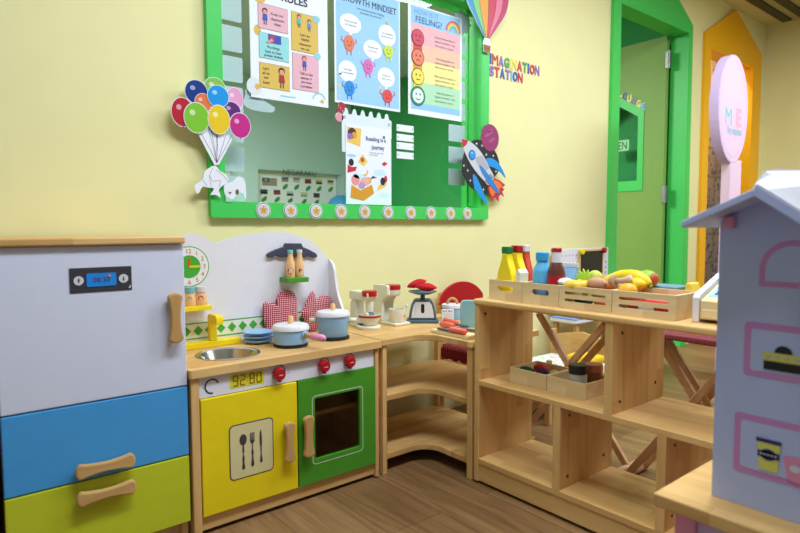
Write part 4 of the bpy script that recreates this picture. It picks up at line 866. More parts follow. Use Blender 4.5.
# banana
t = thing('toy_banana', 'large yellow toy banana arched over the fruit crates', 'toy food', (1.50, .83, .66))
bp_ = [Px(u, v, 1.495) for u, v in ((601, 285.5), (610, 280), (621, 276.3), (632, 275.8), (640, 278), (645.5, 282), (649, 285.5))]
bp_ = [p_-Vector((1.50, .83, .66)) for p_ in smooth_open(bp_, 3)]
n = len(bp_); rad = [.0075+.0095*math.sin(PI*min(1, max(0, (i+1.5)/(n+2))))**.7 for i in range(n)]
part(MB().tube(bp_, rad, paint('banana_yellow', (248, 212, 36), .45, .05), 14), 'fruit', t, local=True)
part(MB().tube([bp_[-1], bp_[-1]+(bp_[-1]-bp_[-2]).normalized()*.010], [.0074, .005], paint('stalk_green', (120, 170, 50), .5), 12), 'stalk', t, 'green stalk', local=True)
LEM = paint('lemon_yellow', (246, 216, 30), .45, .04)
solo(fruit('', '', '', 636, 284, 1.462, (.0165, .024, .0165), LEM, fn=lambda q_: Vector((q_.x, q_.y*(1+.12*abs(q_.y)**6), q_.z))), 'toy_lemon', 'yellow toy lemon under the banana next to the mushroom stem', 'toy food')
c = Px(647, 278.8, 1.535); t = thing('toy_mango', 'green toy mango with red cheek behind the banana tip', 'toy food', (c.x, c.y, c.z-.024))
part(MB().blob((0, 0, .024), (.024, .030, .024), paint('mango_green', (150, 196, 50), .45, .08)), 'fruit', t, local=True)
part(MB().blob((-.002, -.020, .024), (.0175, .0125, .0175), paint('mango_red', (196, 90, 50), .45, .1)), 'cheek', t, 'red cheek', local=True)
solo(fruit('', '', '', 628, 290.5, 1.428, (.0225, .0245, .0215), paint('orange_peel', (246, 176, 44), .5, .06), dz=-.002), 'toy_orange', 'round toy orange at the left of the crate next to cash register', 'toy food')
for x, y, m, lb in ((1.43, .745, RED, 'red toy packet seen through the slots of the crate near cash register'), (1.485, .728, paint('pink_packet', (236, 120, 110), .5), 'pink toy packet lying behind the red packet in the crate near cash register')):
    solo(MB().box((x-.02, y-.055, IN), (x+.02, y+.050, IN+.030), m, .004).box((x-.0206, y-.02, IN+.006), (x-.0201, y+.02, IN+.024), PAPER), 'toy_packet', lb, 'toy food')
for x, y, m, lb in ((1.43, .935, paint('aubergine', (40, 70, 52), .5), 'dark green toy vegetable low in the fruit crate, seen through its slots'), (1.43, .875, CORAL, 'orange toy carrot low in the fruit crate, seen through its slots')):
    solo(MB().tube([(x, y+.028, IN+.013), (x, y+.02, IN+.013), (x, y-.02, IN+.013), (x, y-.027, IN+.013)], [.004, .012, .010, .003], m, 14), 'toy_vegetable', lb, 'toy food')
# back crate contents
solo(MB().box((1.544, .735, TOPZ+.008), (1.622, .850, TOPZ+.0655), paint('blue_grey_box', (108, 144, 160), .5), .003), 'toy_box', 'blue grey toy box in the back crate', 'box')
solo(MB().prism([(-.725, IN+.006), (-.680, IN+.006), (-.700, IN+.072), (-.712, IN+.072)], paint('cheese_yellow', (240, 206, 70), .5), YZ, (1.55, 0, 0), .05, bev=.004), 'toy_cheese', 'yellow toy cheese wedge in the back crate by the cash register', 'toy food')
# cash register
t = thing('toy_cash_register', 'wooden toy cash register with white side panel and blue keypad beside the dollhouse', 'cash register', (1.50, .53, TOPZ))
R0 = 1.415
def rs(dx): return [(R0+a, TOPZ+.0003+z) for a, z in ((0, 0), (.195, 0), (.195, .126), (.188, .129), (.178, .1255), (.008, .0655), (0, .058))]
for y in (.634, .446): part(MB().prism(rs(0), WHITE, XZ, (0, y-.0155, 0), .0155, bev=.002), 'side_panel', t, 'white side panel')
bdp = [(R0+a, TOPZ+.008+z) for a, z in ((.006, 0), (.190, 0), (.190, .108), (.180, .106), (.014, .047), (.006, .043))]
bd = part(MB().prism(bdp, BIRCH, XZ, (0, .4465, 0), .171, bev=.001), 'body', t)
part(MB().box((R0+.0005, .452, TOPZ+.012), (R0+.0055, .612, TOPZ+.032), BIRCH, .001), 'drawer', t, 'cash drawer')
ud = Vector((.166, 0, .059)).normalized(); nn = Vector((-ud.z, 0, ud.x)); fr_ = (Vector((0, -1, 0)), ud, nn); o = Vector((R0+.014, .532, TOPZ+.0552))
p = MB().rect(-.078, .078, .015, .165, ink((156, 196, 222)), fr_, o, 1, .004)
k = 0
for r_ in range(3):
    for c__ in range(3):
        k += 1; x = -.055+c__*.036; z = .036+r_*.036; p.rect(x-.013, x+.013, z-.012, z+.012, ink((52, 84, 122)), fr_, o, 2, .003).text(str(k), x, z, .013, ink((235, 240, 245)), fr_, o, 3, .01)
part(p, 'keypad', bd, 'pale blue keypad with number keys')

# ================================================================== TRAYS ON THE MIDDLE SHELF
MZ = .3362
def tray(y1, y0, x0, x1, label):
    t = thing('wooden_tray', label, 'tray', ((x0+x1)/2, (y0+y1)/2, MZ), 0, 'shallow trays on the middle shelf'); t_ = .006; h = .046
    for nm, a, b_ in (('side_panel', (x0, y0, MZ), (x0+t_, y1, MZ+h)), ('side_panel', (x1-t_, y0, MZ), (x1, y1, MZ+h)), ('end_panel', (x0+t_, y0, MZ), (x1-t_, y0+t_, MZ+h)), ('end_panel', (x0+t_, y1-t_, MZ), (x1-t_, y1, MZ+h)), ('bottom', (x0+t_, y0+t_, MZ+.001), (x1-t_, y1-t_, MZ+.005))):
        part(MB().box(a, b_, BIRCH, .0006), nm, t)
tray(1.192, 1.054, 1.424, 1.560, 'shallow wooden tray of felt vegetables on the middle shelf')
tray(1.052, .921, 1.424, 1.560, 'shallow wooden tray holding two jars on the middle shelf')
TI = MZ+.0055
for dx, dy, r, m, nm, lb in ((.045, .045, (.016, .022, .012), paint('felt_purple', (70, 44, 96), .9), 'toy_aubergine', 'dark purple felt vegetable in the shallow tray'), (.075, .075, (.018, .024, .014), paint('felt_red', (196, 50, 50), .9), 'toy_pepper', 'red felt vegetable in the shallow tray'), (.040, .100, (.010, .030, .010), paint('felt_green', (50, 96, 56), .9), 'toy_cucumber', 'dark green felt vegetable in the shallow tray'), (.065, .020, (.018, .013, .010), paint('felt_lime', (216, 214, 120), .9), 'toy_cabbage', 'pale green felt vegetable in the shallow tray')):
    solo(MB().blob((1.43+dx, 1.06+dy, TI+r[2]*.97+.020), r, m, bump=.06, seg=16).box((1.43+dx-.004, 1.06+dy-.004, TI), (1.43+dx+.004, 1.06+dy+.004, TI+.021), m), nm, lb, 'toy food')
solo(MB().blob((1.445, 1.030, TI+.010), (.010, .012, .010), paint('felt_lime', (216, 214, 120), .9), seg=14), 'toy_sprout', 'small pale green felt ball in front of the jars in the tray', 'toy food')
for (x, y, r, h, lidm, lb, bm_) in ((1.462, .972, .0255, .082, paint('dark_lid', (44, 34, 34), .45), 'white toy jar with dark brown lid in the shallow tray', paint('jar_white', (206, 206, 190), .45)), (1.526, .962, .0255, .076, paint('copper_lid', (196, 120, 80), .45), 'amber toy jar with copper coloured lid in the tray', paint('jar_amber', (160, 104, 60), .4))):
    t = thing('toy_jar', lb, 'jar', (x, y, TI), 0, 'toy jars in the shallow tray')
    part(MB().lathe([(0, 0), (r*.93, 0), (r, .003), (r, h*.66), (r*.9, h*.70), (0, h*.70)], (0, 0, 0), bm_, 28), 'jar_body', t, local=True)
    part(MB().lathe([(0, h*.7002), (r*1.04, h*.7002), (r*1.04, h*.96), (r*.98, h), (0, h)], (0, 0, 0), lidm, 28), 'lid', t, local=True)

# ================================================================== FURNITURE BEHIND THE OPEN SHELF
def bar(mb, a, b_, wd, th, m):
    """a flat bar from a to b_ in a plane x = const"""
    A, B_ = Vector(a), Vector(b_); d_ = (B_-A).normalized(); sx = Vector((1, 0, 0)); sd = d_.cross(sx).normalized(); L_ = (B_-A).length
    M = Matrix(((d_.x, sx.x, sd.x, A.x), (d_.y, sx.y, sd.y, A.y), (d_.z, sx.z, sd.z, A.z), (0, 0, 0, 1)))
    return mb.box((0, -th/2, -wd/2), (L_, th/2, wd/2), m, .002, 1, M)
def xstand(yc, lx, top_m, name, label, cat, y_top0, y_top1, foot0, foot1, ztop, toplab, slim=.023, slim2=(1.818,)):
    t = thing(name, label, cat, (1.80, yc, 0))
    # one pair of legs leans one way, a pair at a wider gauge the other way
    for x in (1.768, 1.868): part(bar(MB(), (x, foot0, .012), (x, y_top1, ztop-.012), slim, .016, DARKW), 'leg', t)
    for x in slim2: part(bar(MB(), (x, foot1, .012), (x, y_top0, ztop-.012), slim, .016, DARKW), 'leg', t)
    for y in (foot0, foot1): part(MB().tube([(1.755, y, .0125), (1.881, y, .0125)], .012, DARKW, 12), 'foot_bar', t, 'round foot bar')
    part(MB().prism(rrect(1.740, 1.896, min(y_top0, y_top1)-.035, max(y_top0, y_top1)+.035, .03), top_m, XY, (0, 0, ztop+.016), .0158, bev=.004), 'top', t, toplab)
xstand(1.23, 0, WOODY, 'folding_stand', 'wooden folding stand with crossed legs behind the fruit crates', 'folding stand', 1.385, 1.075, 1.480, 1.010, .505, None)
xstand(.80, 0, gingham('red_gingham_board', 'X', 'Y', .0035, (112, 20, 32), (150, 72, 80)), 'toy_ironing_board', 'toy ironing board with red gingham cover and crossed legs near the dollhouse', 'ironing board', .905, .66, .982, .58, .478, 'red gingham cover', .023, (1.795, 1.842))

# toy bed
t = thing('toy_bed', 'wooden doll bed with arched headboard behind the open shelf', 'bed', (2.22, 1.64, 0))
bx0, bx1, by0, by1 = 1.985, 2.50, 1.452, 1.812
for x, y, z in ((bx0, by0, .25), (bx0, by1-.024, .25), (bx1-.024, by0, .305), (bx1-.024, by1-.024, .305)):
    part(MB().box((x, y, 0), (x+.024, y+.024, z), WOODZ, .002), 'post', t)
for y in (by0+.006, by1-.020): part(MB().box((bx0+.025, y, .10), (bx1-.025, y+.014, .16), WOODX, .002), 'side_rail', t)
part(MB().prism([(-by1+.025, .10), (-by0-.025, .10), (-by0-.025, .280), (-by0-.06, .288), (-(by0+by1)/2, .310), (-by1+.06, .288), (-by1+.025, .280)], WOODY, YZ, (bx1-.020, 0, 0), .014, bev=.002), 'headboard', t, 'arched headboard')
part(MB().prism([(-by1+.025, .06), (-by0-.025, .06), (-by0-.025, .20), (-by1+.025, .20)], WOODY, YZ, (bx0+.005, 0, 0), .014, bev=.002), 'footboard', t)
kp = Px(547, 362.5, bx0+.012)
part(MB().cyl((bx0+.012, by0+.012, .2502), .012, .022, HANDLE, seg=16, bev=.003), 'knob', t)
part(MB().box((bx0+.020, by0+.0205, .10), (bx1-.036, by1-.0205, .115), WOODX), 'bed_base', t)
def floral():
    m, nt, b_ = new_mat('floral_sheet'); N = nt.nodes; L = nt.links; tc = N.new('ShaderNodeTexCoord'); vo = N.new('ShaderNodeTexVoronoi'); vo.inputs['Scale'].default_value = 55; L.new(tc.outputs['Object'], vo.inputs['Vector'])
    r = N.new('ShaderNodeValToRGB'); r.color_ramp.elements[0].position = .30; r.color_ramp.elements[1].position = .36; r.color_ramp.elements[1].color = rgb((240, 240, 240)); L.new(vo.outputs['Distance'], r.inputs['Fac'])
    mx = N.new('ShaderNodeMix'); mx.data_type = 'RGBA'; L.new(r.outputs['Color'], mx.inputs[0]); L.new(vo.outputs['Color'], mx.inputs[6]); mx.inputs[7].default_value = rgb((240, 238, 238)); L.new(mx.outputs[2], b_.inputs['Base Color']); b_.inputs['Roughness'].default_value = .9; return m
solo(MB().box((bx0+.022, by0+.022, .1155), (bx1-.040, by1-.022, .188), floral(), .012, 3), 'doll_mattress', 'white mattress with colourful speckles on the doll bed', 'mattress')
solo(MB().box((bx1-.17, by0+.03, .1885), (bx1-.045, by0+.17, .226), paint('yellow_blanket', (240, 200, 40), .9, .05), .016, 3), 'doll_pillow', 'yellow pillow on the doll bed', 'pillow')

# toy workbench with pegboard against the wall
t = thing('toy_workbench', 'white toy workbench with pegboard back standing against wall left of green doorway', 'workbench', (2.78, 1.79, 0))
TLp, TRp = Py(555, 248.5, 1.855), Py(608, 247.2, 1.855)
bx0, bx1 = 2.545, TRp.x; zt = TRp.z; BY = 1.852
p = MB().prism(rrect(bx0, bx1, .36, zt, .006), WHITE, XZ, (0, BY, 0), .012, bev=.002); o = (0, BY, 0)
for i in range(6):
    for j in range(4): p.disc(bx0+.045+i*.033, zt-.035-j*.038, .0038, .0038, ink((120, 116, 122)), XZ, o, 1, 12)
for i in range(5): p.rect(bx1-.034, bx1-.020, zt-.09-i*.030, zt-.075-i*.030, ink((180, 180, 190)), XZ, o, 1)
part(p, 'pegboard', t, 'white pegboard with rows of holes')
b0, b1 = Py(581, 251.5, BY-.012), Py(602, 277, BY-.012)
cbp = part(MB().prism(rrect(b0.x-.010, b1.x+.010, b1.z-.02, b0.z+.010, .002), WOODX, XZ, (0, BY-.012, 0), .0115, bev=.001), 'chalkboard_frame', t, 'wooden frame')
part(MB().box((b0.x, BY-.0135, b1.z-.010), (b1.x, BY-.0122, b0.z), BLACK), 'chalkboard', cbp, 'black chalkboard')
for x, z, m, lb in ((b0.x-.002, b0.z, YELLOW, 'yellow peg'), (b1.x+.004, b0.z+.002, RED, 'red peg'), (b1.x-.022, b1.z+.006, YELLOW, 'yellow peg')):
    part(MB().cyl((x, BY-.0137, z), .016, .016, m, axis=(0, -1, 0), seg=18, bev=.003), 'peg', t, lb)
zl = Py(556, 318, 1.70).z
part(MB().box((bx0-.02, 1.695, .334), (bx1-.02, BY-.0005, .3515), WHITE, .002).box((bx0-.02, 1.6955, .3518), (bx1-.02, 1.8505, .356), paint('tray_blue', (110, 150, 214), .5)), 'worktop', t, 'white worktop with blue surface')
for x in (bx0, bx1-.065):
    for y in (1.705, 1.822): part(MB().box((x, y, 0), (x+.022, y+.022, .3335), WOODZ, .002), 'leg', t)
solo(MB().box((bx0+.16, 1.715, .3562), (bx0+.23, 1.75, .382), RED, .004), 'toy_block', 'red block on the workbench top', 'block')

# ================================================================== POSTERS AND CARDS ON THE WINDOW
PY = GY-.0026                                  # front face of the sheets
def sheet(x0, x1, z0, z1, m=PAPER, y=PY, th=.002): return MB().box((x0, y, z0), (x1, y+th, z1), m)
INK = ink((50, 46, 60)); o = (0, PY, 0)
def lines(p, x0, x1, zs, h, m, o=o, k=3):
    """rows of small words"""
    rnd = random.Random(int(x0*1e4+zs[0]*1e3))
    for z in zs:
        x = x0+rnd.random()*.004
        while x < x1-.004: wd_ = .006+rnd.random()*.010; p.rect(x, min(x+wd_, x1), z, z+h, m, XZ, o, k); x += wd_+.0035
def kid(p, x, z, s, shirt, k=4, hair=(50, 30, 26)):
    p.disc(x, z+.62*s, .17*s, .17*s, ink(hair), XZ, o, k, 14).disc(x, z+.56*s, .13*s, .13*s, ink((222, 160, 120)), XZ, o, k+1, 14)
    p.flat([(x-.16*s, z+.10*s), (x+.16*s, z+.10*s), (x+.12*s, z+.44*s), (x-.12*s, z+.44*s)], ink(shirt), XZ, o, k+1)
    for d in (-.08, .05): p.rect(x+d*s, x+(d+.05)*s, z-.16*s, z+.10*s, ink((60, 50, 60)), XZ, o, k)
# poster: classroom rules
x0, x1, z0, z1 = .918, 1.230, 1.268, 1.705
p = sheet(x0, x1, z0, z1)
p.text('CLASSROOM', 1.085, 1.678, .026, INK, XZ, o, 2, .02, .25).text('RULES', 1.092, 1.630, .026, INK, XZ, o, 2, .02, .105)
PKc, YLc, TQc = ink((232, 178, 190)), ink((222, 184, 84)), ink((148, 216, 216))
for a, b_, c, d, m in ((.949, 1.062, 1.507, 1.590, PKc), (.951, 1.064, 1.407, 1.492, TQc), (.951, 1.066, 1.306, 1.390, YLc), (1.078, 1.187, 1.455, 1.590, YLc), (1.080, 1.187, 1.318, 1.445, PKc)):
    p.rect(a-.0012, b_+.0012, c-.0012, d+.0012, ink((120, 100, 90)), XZ, o, 1).rect(a, b_, c, d, m, XZ, o, 2)
def txts(ls, x, z, h, dz, m=INK, k=3):
    for i, s_ in enumerate(ls): p.text(s_, x, z-i*dz, h, m, XZ, o, k, .012)
txts(['Keep our', 'classroom', 'clean'], 1.022, 1.562, .009, .016); kid(p, .974, 1.530, .060, (40, 90, 190))
txts(['Put things', 'back to their', 'proper shelves'], 1.005, 1.446, .0085, .0145); p.rect(.985, 1.035, 1.462, 1.492, ink((52, 78, 170)), XZ, o, 3).rect(.992, 1.008, 1.464, 1.488, ink((180, 60, 90)), XZ, o, 4).flat([(.975, 1.462), (.998, 1.478), (1.005, 1.470), (.985, 1.458)], ink((220, 150, 140)), XZ, o, 5)
txts(["Let's", 'all do', 'our', 'best!'], .975, 1.372, .009, .016); kid(p, 1.035, 1.325, .075, (180, 40, 44))
txts(["Let's be", 'helpful', 'whenever', 'we can'], 1.132, 1.515, .009, .0165); kid(p, 1.108, 1.546, .050, (70, 190, 190)); kid(p, 1.150, 1.540, .045, (80, 140, 210), hair=(30, 26, 40))
txts(['Talk to the', 'teacher if', 'you have', 'a problem'], 1.135, 1.378, .0085, .0155); kid(p, 1.128, 1.398, .056, (60, 90, 180), hair=(170, 60, 70))
p.disc(.955, 1.604, .022, .014, YLc, XZ, o, .5).disc(.946, 1.497, .014, .018, YLc, XZ, o, .5).disc(1.180, 1.583, .016, .012, ink((140, 206, 214)), XZ, o, 3).disc(1.184, 1.450, .014, .013, ink((150, 210, 216)), XZ, o, 3)
p.disc(.930, 1.305, .028, .030, ink((226, 226, 230)), XZ, o, 1).disc(.941, 1.305, .009, .010, YLc, XZ, o, 2)
p.line(arc(1.190, 1.288, .028, 20, 170, 10), .006, TQc, XZ, o, 1).flat([(1.192, 1.287), (1.21, 1.282), (1.205, 1.298)], YLc, XZ, o, 2).line([(1.03, 1.287), (1.06, 1.286), (1.09, 1.288)], .005, TQc, XZ, o, 1)
solo(p, 'classroom_poster', 'white classroom rules poster with pink, yellow and blue boxes on window', 'poster')
# poster: growth mindset
x0, x1, z0, z1 = 1.260, 1.580, 1.294, 1.742
p = sheet(x0, x1, z0, z1); p.rect(x0+.008, x1-.006, z0+.010, z1-.004, ink((158, 206, 244)), XZ, o, 1)
p.text('GROWTH MINDSET', 1.425, 1.692, .026, INK, XZ, o, 3, .01, .27).text("Let's practice positive thinking", 1.43, 1.664, .0075, INK, XZ, o, 3).text('whenever we can do it!', 1.43, 1.652, .0075, INK, XZ, o, 3)
for x, z, rx, rz_, l1 in ((1.334, 1.600, .050, .036, ('You are worthy', 'and important')), (1.512, 1.590, .044, .042, ('I am a powerful', 'person who can')), (1.440, 1.522, .046, .036, ('Mistakes help', 'me to learn')), (1.318, 1.418, .042, .040, ('I never give', 'up on problems')), (1.507, 1.424, .044, .038, ('I believe in', 'what I can be'))):
    p.disc(x, z, rx, rz_, ink((244, 248, 252)), XZ, o, 2)
    for i, s_ in enumerate(l1): p.text(s_, x, z+.006-i*.013, .0065, INK, XZ, o, 4)
    p.flat([(x-.008, z-rz_*.9), (x+.010, z-rz_*.9), (x-.002, z-rz_*1.35)], ink((244, 248, 252)), XZ, o, 1.8)
def critter(x, z, r, c, sq=1.25):
    m = ink(c); p.disc(x, z, r, r*sq, m, XZ, o, 5)
    for s in (-1, 1): p.line([(x+s*r*.8, z), (x+s*r*1.5, z+r*.35), (x+s*r*1.3, z+r*.9)], .004, m, XZ, o, 4).rect(x+s*r*.4-.0025, x+s*r*.4+.0025, z-r*sq-.014, z-r*sq*.7, m, XZ, o, 4).disc(x+s*r*.35, z+r*.2, .0022, .0028, INK, XZ, o, 6, 10)
    p.line(arc(x, z-.002, r*.35, 200, 340, 6), .002, INK, XZ, o, 6)
critter(1.326, 1.525, .024, (230, 122, 86)); critter(1.518, 1.528, .024, (206, 224, 74), 1.0); critter(1.416, 1.452, .023, (222, 108, 180)); critter(1.326, 1.355, .023, (36, 138, 220)); critter(1.512, 1.350, .026, (226, 78, 78), 1.0)
p.flat(star(1.282, 1.36, .012), ink((232, 214, 150)), XZ, o, 2).rect(1.268, 1.290, 1.40, 1.406, ink((232, 214, 150)), XZ, o, 2).disc(1.512, 1.640, .006, .007, YLc, XZ, o, 4).rect(1.470, 1.480, 1.355, 1.385, ink((230, 214, 170)), XZ, o, 1.2)
for i in range(14): p.flat(star(1.28+.285*((i*37) % 100)/100, 1.32+.36*((i*61) % 100)/100, .004), ink((216, 236, 250)), XZ, o, 1.4)
solo(p, 'mindset_poster', 'light blue growth mindset poster with small colourful creatures and speech bubbles', 'poster')
# poster: feelings
x0, x1, z0, z1 = 1.625, 1.940, 1.294, 1.748
p = sheet(x0, x1, z0, z1); a, b_ = x0+.014, x1-.012
for c, d, col in ((1.318, 1.345, (150, 202, 240)), (1.345, 1.433, (180, 226, 184)), (1.433, 1.522, (246, 236, 150)), (1.522, 1.590, (246, 196, 164)), (1.590, 1.670, (246, 182, 186)), (1.670, 1.742, (158, 206, 244))): p.rect(a, b_, c, d, ink(col), XZ, o, 1)
p.text('HOW IS IT', 1.727, 1.722, .022, ink((120, 170, 220)), XZ, o, 3, .01, .14).text('FEELING?', 1.740, 1.690, .026, ink((56, 90, 140)), XZ, o, 3, .02, .15)
for i, col in enumerate(((224, 92, 92), (244, 170, 84), (248, 220, 110), (130, 200, 160), (130, 180, 230))): p.line(arc(1.885, 1.680, .042-i*.0065, 0, 180, 16), .0068, ink(col), XZ, o, 3)
p.rect(1.652, 1.700, 1.375, 1.62, ink((222, 150, 60)), XZ, o, 3).rect(1.652, 1.700, 1.55, 1.60, ink((206, 84, 70)), XZ, o, 4).rect(1.652, 1.700, 1.40, 1.46, ink((246, 206, 60)), XZ, o, 4)
for z, col, mo in ((1.614, (218, 72, 96), -1), (1.533, (236, 128, 96), -1), (1.453, (246, 226, 88), 0), (1.373, (66, 190, 150), 1)):
    r_ = .032 if mo < 1 else .038
    p.disc(1.676, z, r_+.003, r_+.003, ink((60, 44, 50)) if mo < 1 else ink((24, 128, 104)), XZ, o, 5).disc(1.676, z, r_-(0 if mo < 1 else .007), r_-(0 if mo < 1 else .007), ink(col) if mo < 1 else ink((222, 240, 226)), XZ, o, 6)
    for s in (-1, 1): p.disc(1.676+s*.011, z+.007, .0035, .0045, INK, XZ, o, 7, 10)
    p.line(arc(1.676, z-.020, .010, 30, 150, 6) if mo < 0 else ([(1.666, z-.012), (1.686, z-.012)] if mo == 0 else arc(1.676, z-.004, .012, 210, 330, 6)), .003, INK, XZ, o, 7)
for z, c in ((1.635, 'extreme'), (1.545, 'strong'), (1.470, 'moderate'), (1.400, 'mild')):
    p.text('I feel %s positive or' % c, 1.835, z, .0085, ink((120, 96, 104)), XZ, o, 3); p.text('negative emotions. I may', 1.835, z-.017, .0085, ink((120, 96, 104)), XZ, o, 3); p.text('feel excited or scared.', 1.83, z-.034, .0085, ink((120, 96, 104)), XZ, o, 3)
solo(p, 'feelings_poster', 'feelings chart poster with rainbow and four faces in coloured bands', 'poster')
# reading poster over a scalloped card
sc = [(1.290, 1.110), (1.318, 1.110), (1.318, 1.18), (1.534, 1.18), (1.534, 1.252)]
for i in range(6):
    xa = 1.522-i*.040; sc += [(xa, 1.256), (xa-.006, 1.275), (xa-.012, 1.279), (xa-.018, 1.275), (xa-.024, 1.257)]
sc += [(1.296, 1.250), (1.290, 1.245)]
solo(MB().prism(sc, paint('scallop_card', (222, 232, 236), .5, .01), XZ, (0, GY-.0026, 0), .002).disc(1.303, 1.243, .006, .006, ink((176, 184, 190)), XZ, (0, GY-.0026, 0), 1).disc(1.521, 1.236, .006, .006, ink((176, 184, 190)), XZ, (0, GY-.0026, 0), 1), 'scalloped_card', 'pale scalloped card pinned behind the reading poster', 'card')
x0, x1, z0, z1 = 1.306, 1.530, .910, 1.216
o = (0, GY-.0050, 0); PYo = PY; p = sheet(x0, x1, z0, z1, PAPER, GY-.0050)
p.flat([(1.312, 1.150), (1.374, 1.135), (1.380, 1.205), (1.312, 1.208)], ink((240, 196, 92)), XZ, o, 1).disc(1.335, 1.185, .020, .020, ink((66, 44, 60)), XZ, o, 2).disc(1.345, 1.178, .012, .012, ink((226, 150, 60)), XZ, o, 3).disc(1.325, 1.172, .012, .012, ink((150, 110, 190)), XZ, o, 3)
p.text('Reading is a', 1.452, 1.168, .016, ink((52, 84, 140)), XZ, o, 2, .01, .10).text('journey', 1.462, 1.136, .018, ink((52, 84, 140)), XZ, o, 2, .01, .065).text('of the heart, the mind', 1.452, 1.116, .0055, INK, XZ, o, 2).text('and the spirit', 1.440, 1.107, .0055, INK, XZ, o, 2).text('"', 1.492, 1.182, .022, ink((40, 110, 130)), XZ, o, 2, .04)
p.flat([(1.362, 1.075), (1.392, 1.060), (1.410, 1.080), (1.384, 1.108)], ink((240, 210, 100)), XZ, o, 1).disc(1.384, 1.085, .010, .010, ink((200, 90, 60)), XZ, o, 2).disc(1.330, 1.072, .012, .014, ink((40, 36, 48)), XZ, o, 2).flat([(1.312, 1.030), (1.350, 1.040), (1.358, 1.056), (1.330, 1.054), (1.314, 1.062)], ink((206, 40, 64)), XZ, o, 1)
p.flat([(1.480, 1.075), (1.495, 1.085), (1.512, 1.078), (1.492, 1.066)], ink((214, 40, 60)), XZ, o, 1).flat([(1.420, 1.010), (1.435, 1.025), (1.455, 1.018), (1.435, 1.014)], ink((46, 70, 140)), XZ, o, 1).line(arc(1.395, 1.04, .014, 260, 380, 8), .007, ink((240, 190, 80)), XZ, o, 1)
p.disc(1.470, 1.040, .030, .012, ink((206, 232, 244)), XZ, o, 1).disc(1.37, 1.02, .030, .010, ink((206, 232, 244)), XZ, o, 1).disc(1.332, 1.098, .022, .006, ink((170, 214, 240)), XZ, o, 1)
p.flat([(1.325, .935), (1.390, .925), (1.440, .955), (1.430, .990), (1.375, .965), (1.330, .985)], ink((226, 150, 40)), XZ, o, 2).disc(1.395, 1.000, .022, .016, ink((240, 176, 170)), XZ, o, 3).disc(1.350, 1.005, .020, .022, ink((240, 150, 150)), XZ, o, 1).disc(1.410, 1.005, .018, .014, ink((236, 176, 90)), XZ, o, 2).disc(1.38, .985, .016, .012, ink((190, 150, 200)), XZ, o, 4)
p.flat([(1.455, .965), (1.500, .985), (1.505, 1.000), (1.465, .990)], ink((246, 200, 90)), XZ, o, 1).disc(1.485, 1.005, .012, .016, ink((40, 40, 60)), XZ, o, 2).disc(1.500, 1.015, .008, .014, ink((206, 50, 50)), XZ, o, 2).disc(1.495, .950, .025, .010, ink((214, 238, 248)), XZ, o, 1)
solo(p, 'reading_poster', 'small white poster about reading with storybook figures at the lower window', 'poster')
# red and pink bow-shaped cut-out next to the scalloped card
o = (0, GY-.0026, 0)
p = MB().prism(smooth_poly([(1.272, 1.262), (1.300, 1.262), (1.306, 1.290), (1.280, 1.296)], 3), paint('dotted_red', (176, 40, 62), .6, .1), XZ, o, .002).prism(ell(1.279, 1.240, .019, .017, 20), paint('dotted_pink', (232, 150, 168), .6, .1), XZ, o, .002)
for i in range(9): p.disc(1.268+.030*((i*43) % 100)/100, 1.230+.060*((i*29) % 100)/100, .002, .002, ink((240, 220, 226)), XZ, o, 1, 8)
solo(p, 'paper_cutout', 'red and pink dotted paper cut-out beside the scalloped card', 'cut-out')
# four label strips
for i, lb in enumerate(('topmost', 'second', 'third', 'lowest')):
    z1 = 1.244-i*.0385+(0 if i < 2 else .004); p = MB().box((1.562, GY-.0026, z1-.028), (1.654, GY-.0006, z1), PAPER, .0006)
    for x in (1.569, 1.647): p.disc(x, z1-.014, .0045, .0045, ink((196, 200, 206)), XZ, (0, GY-.0026, 0), 1, 14)
    solo(p, 'label_strip', '%s of the four white label strips right of the reading poster' % lb, 'label', 'white label strips on the window')
# pale cards on the far side of the glass
CB = paint('card_back', (206, 218, 226), .5, .02)
n_ = 0
for i, z in enumerate((.952, 1.052, 1.152, 1.252, 1.352, 1.452, 1.552, 1.652)):
    nm = ('lowest', 'second lowest', 'third lowest', 'fourth lowest', 'fifth', 'sixth', 'seventh', 'eighth')[i]
    p = MB().prism(rrect(.812, .892, z-.042, z+.042, .006), CB, XZ, (0, GY+.0056, 0), .001)
    ch = {4: 'K', 6: 'S', 7: 'R'}.get(i)
    solo(p, 'pale_card', '%s pale blank card from the bottom in column at the left window edge' % nm, 'card', 'pale cards at the left window edge')
for i, z in enumerate((1.045, 1.143, 1.241, 1.339, 1.437, 1.535, 1.633)):
    nm = ('lowest', 'second', 'third', 'fourth', 'fifth', 'sixth', 'seventh')[i]
    solo(MB().prism(rrect(1.868, 1.972, z-.037, z+.037, .003), CB, XZ, (0, GY+.0056, 0), .001), 'pale_card', '%s pale blank card from the bottom in column at the right window edge' % nm, 'card', 'pale cards at the right window edge')
solo(MB().prism(smooth_poly([(.893, 1.24), (.93, 1.225), (1.00, 1.225), (1.01, 1.245), (.97, 1.262), (.95, 1.29), (.905, 1.30), (.90, 1.27)], 2), CB, XZ, (0, GY+.0056, 0), .001), 'pale_cutout', 'pale cut-out behind the glass under the classroom rules poster', 'cut-out')
solo(MB().prism(star(1.948, 1.735, .060, 8, .75), CB, XZ, (0, GY+.0056, 0), .001), 'pale_cutout', 'pale starburst cut-out behind the glass at the corner of feelings poster', 'cut-out')

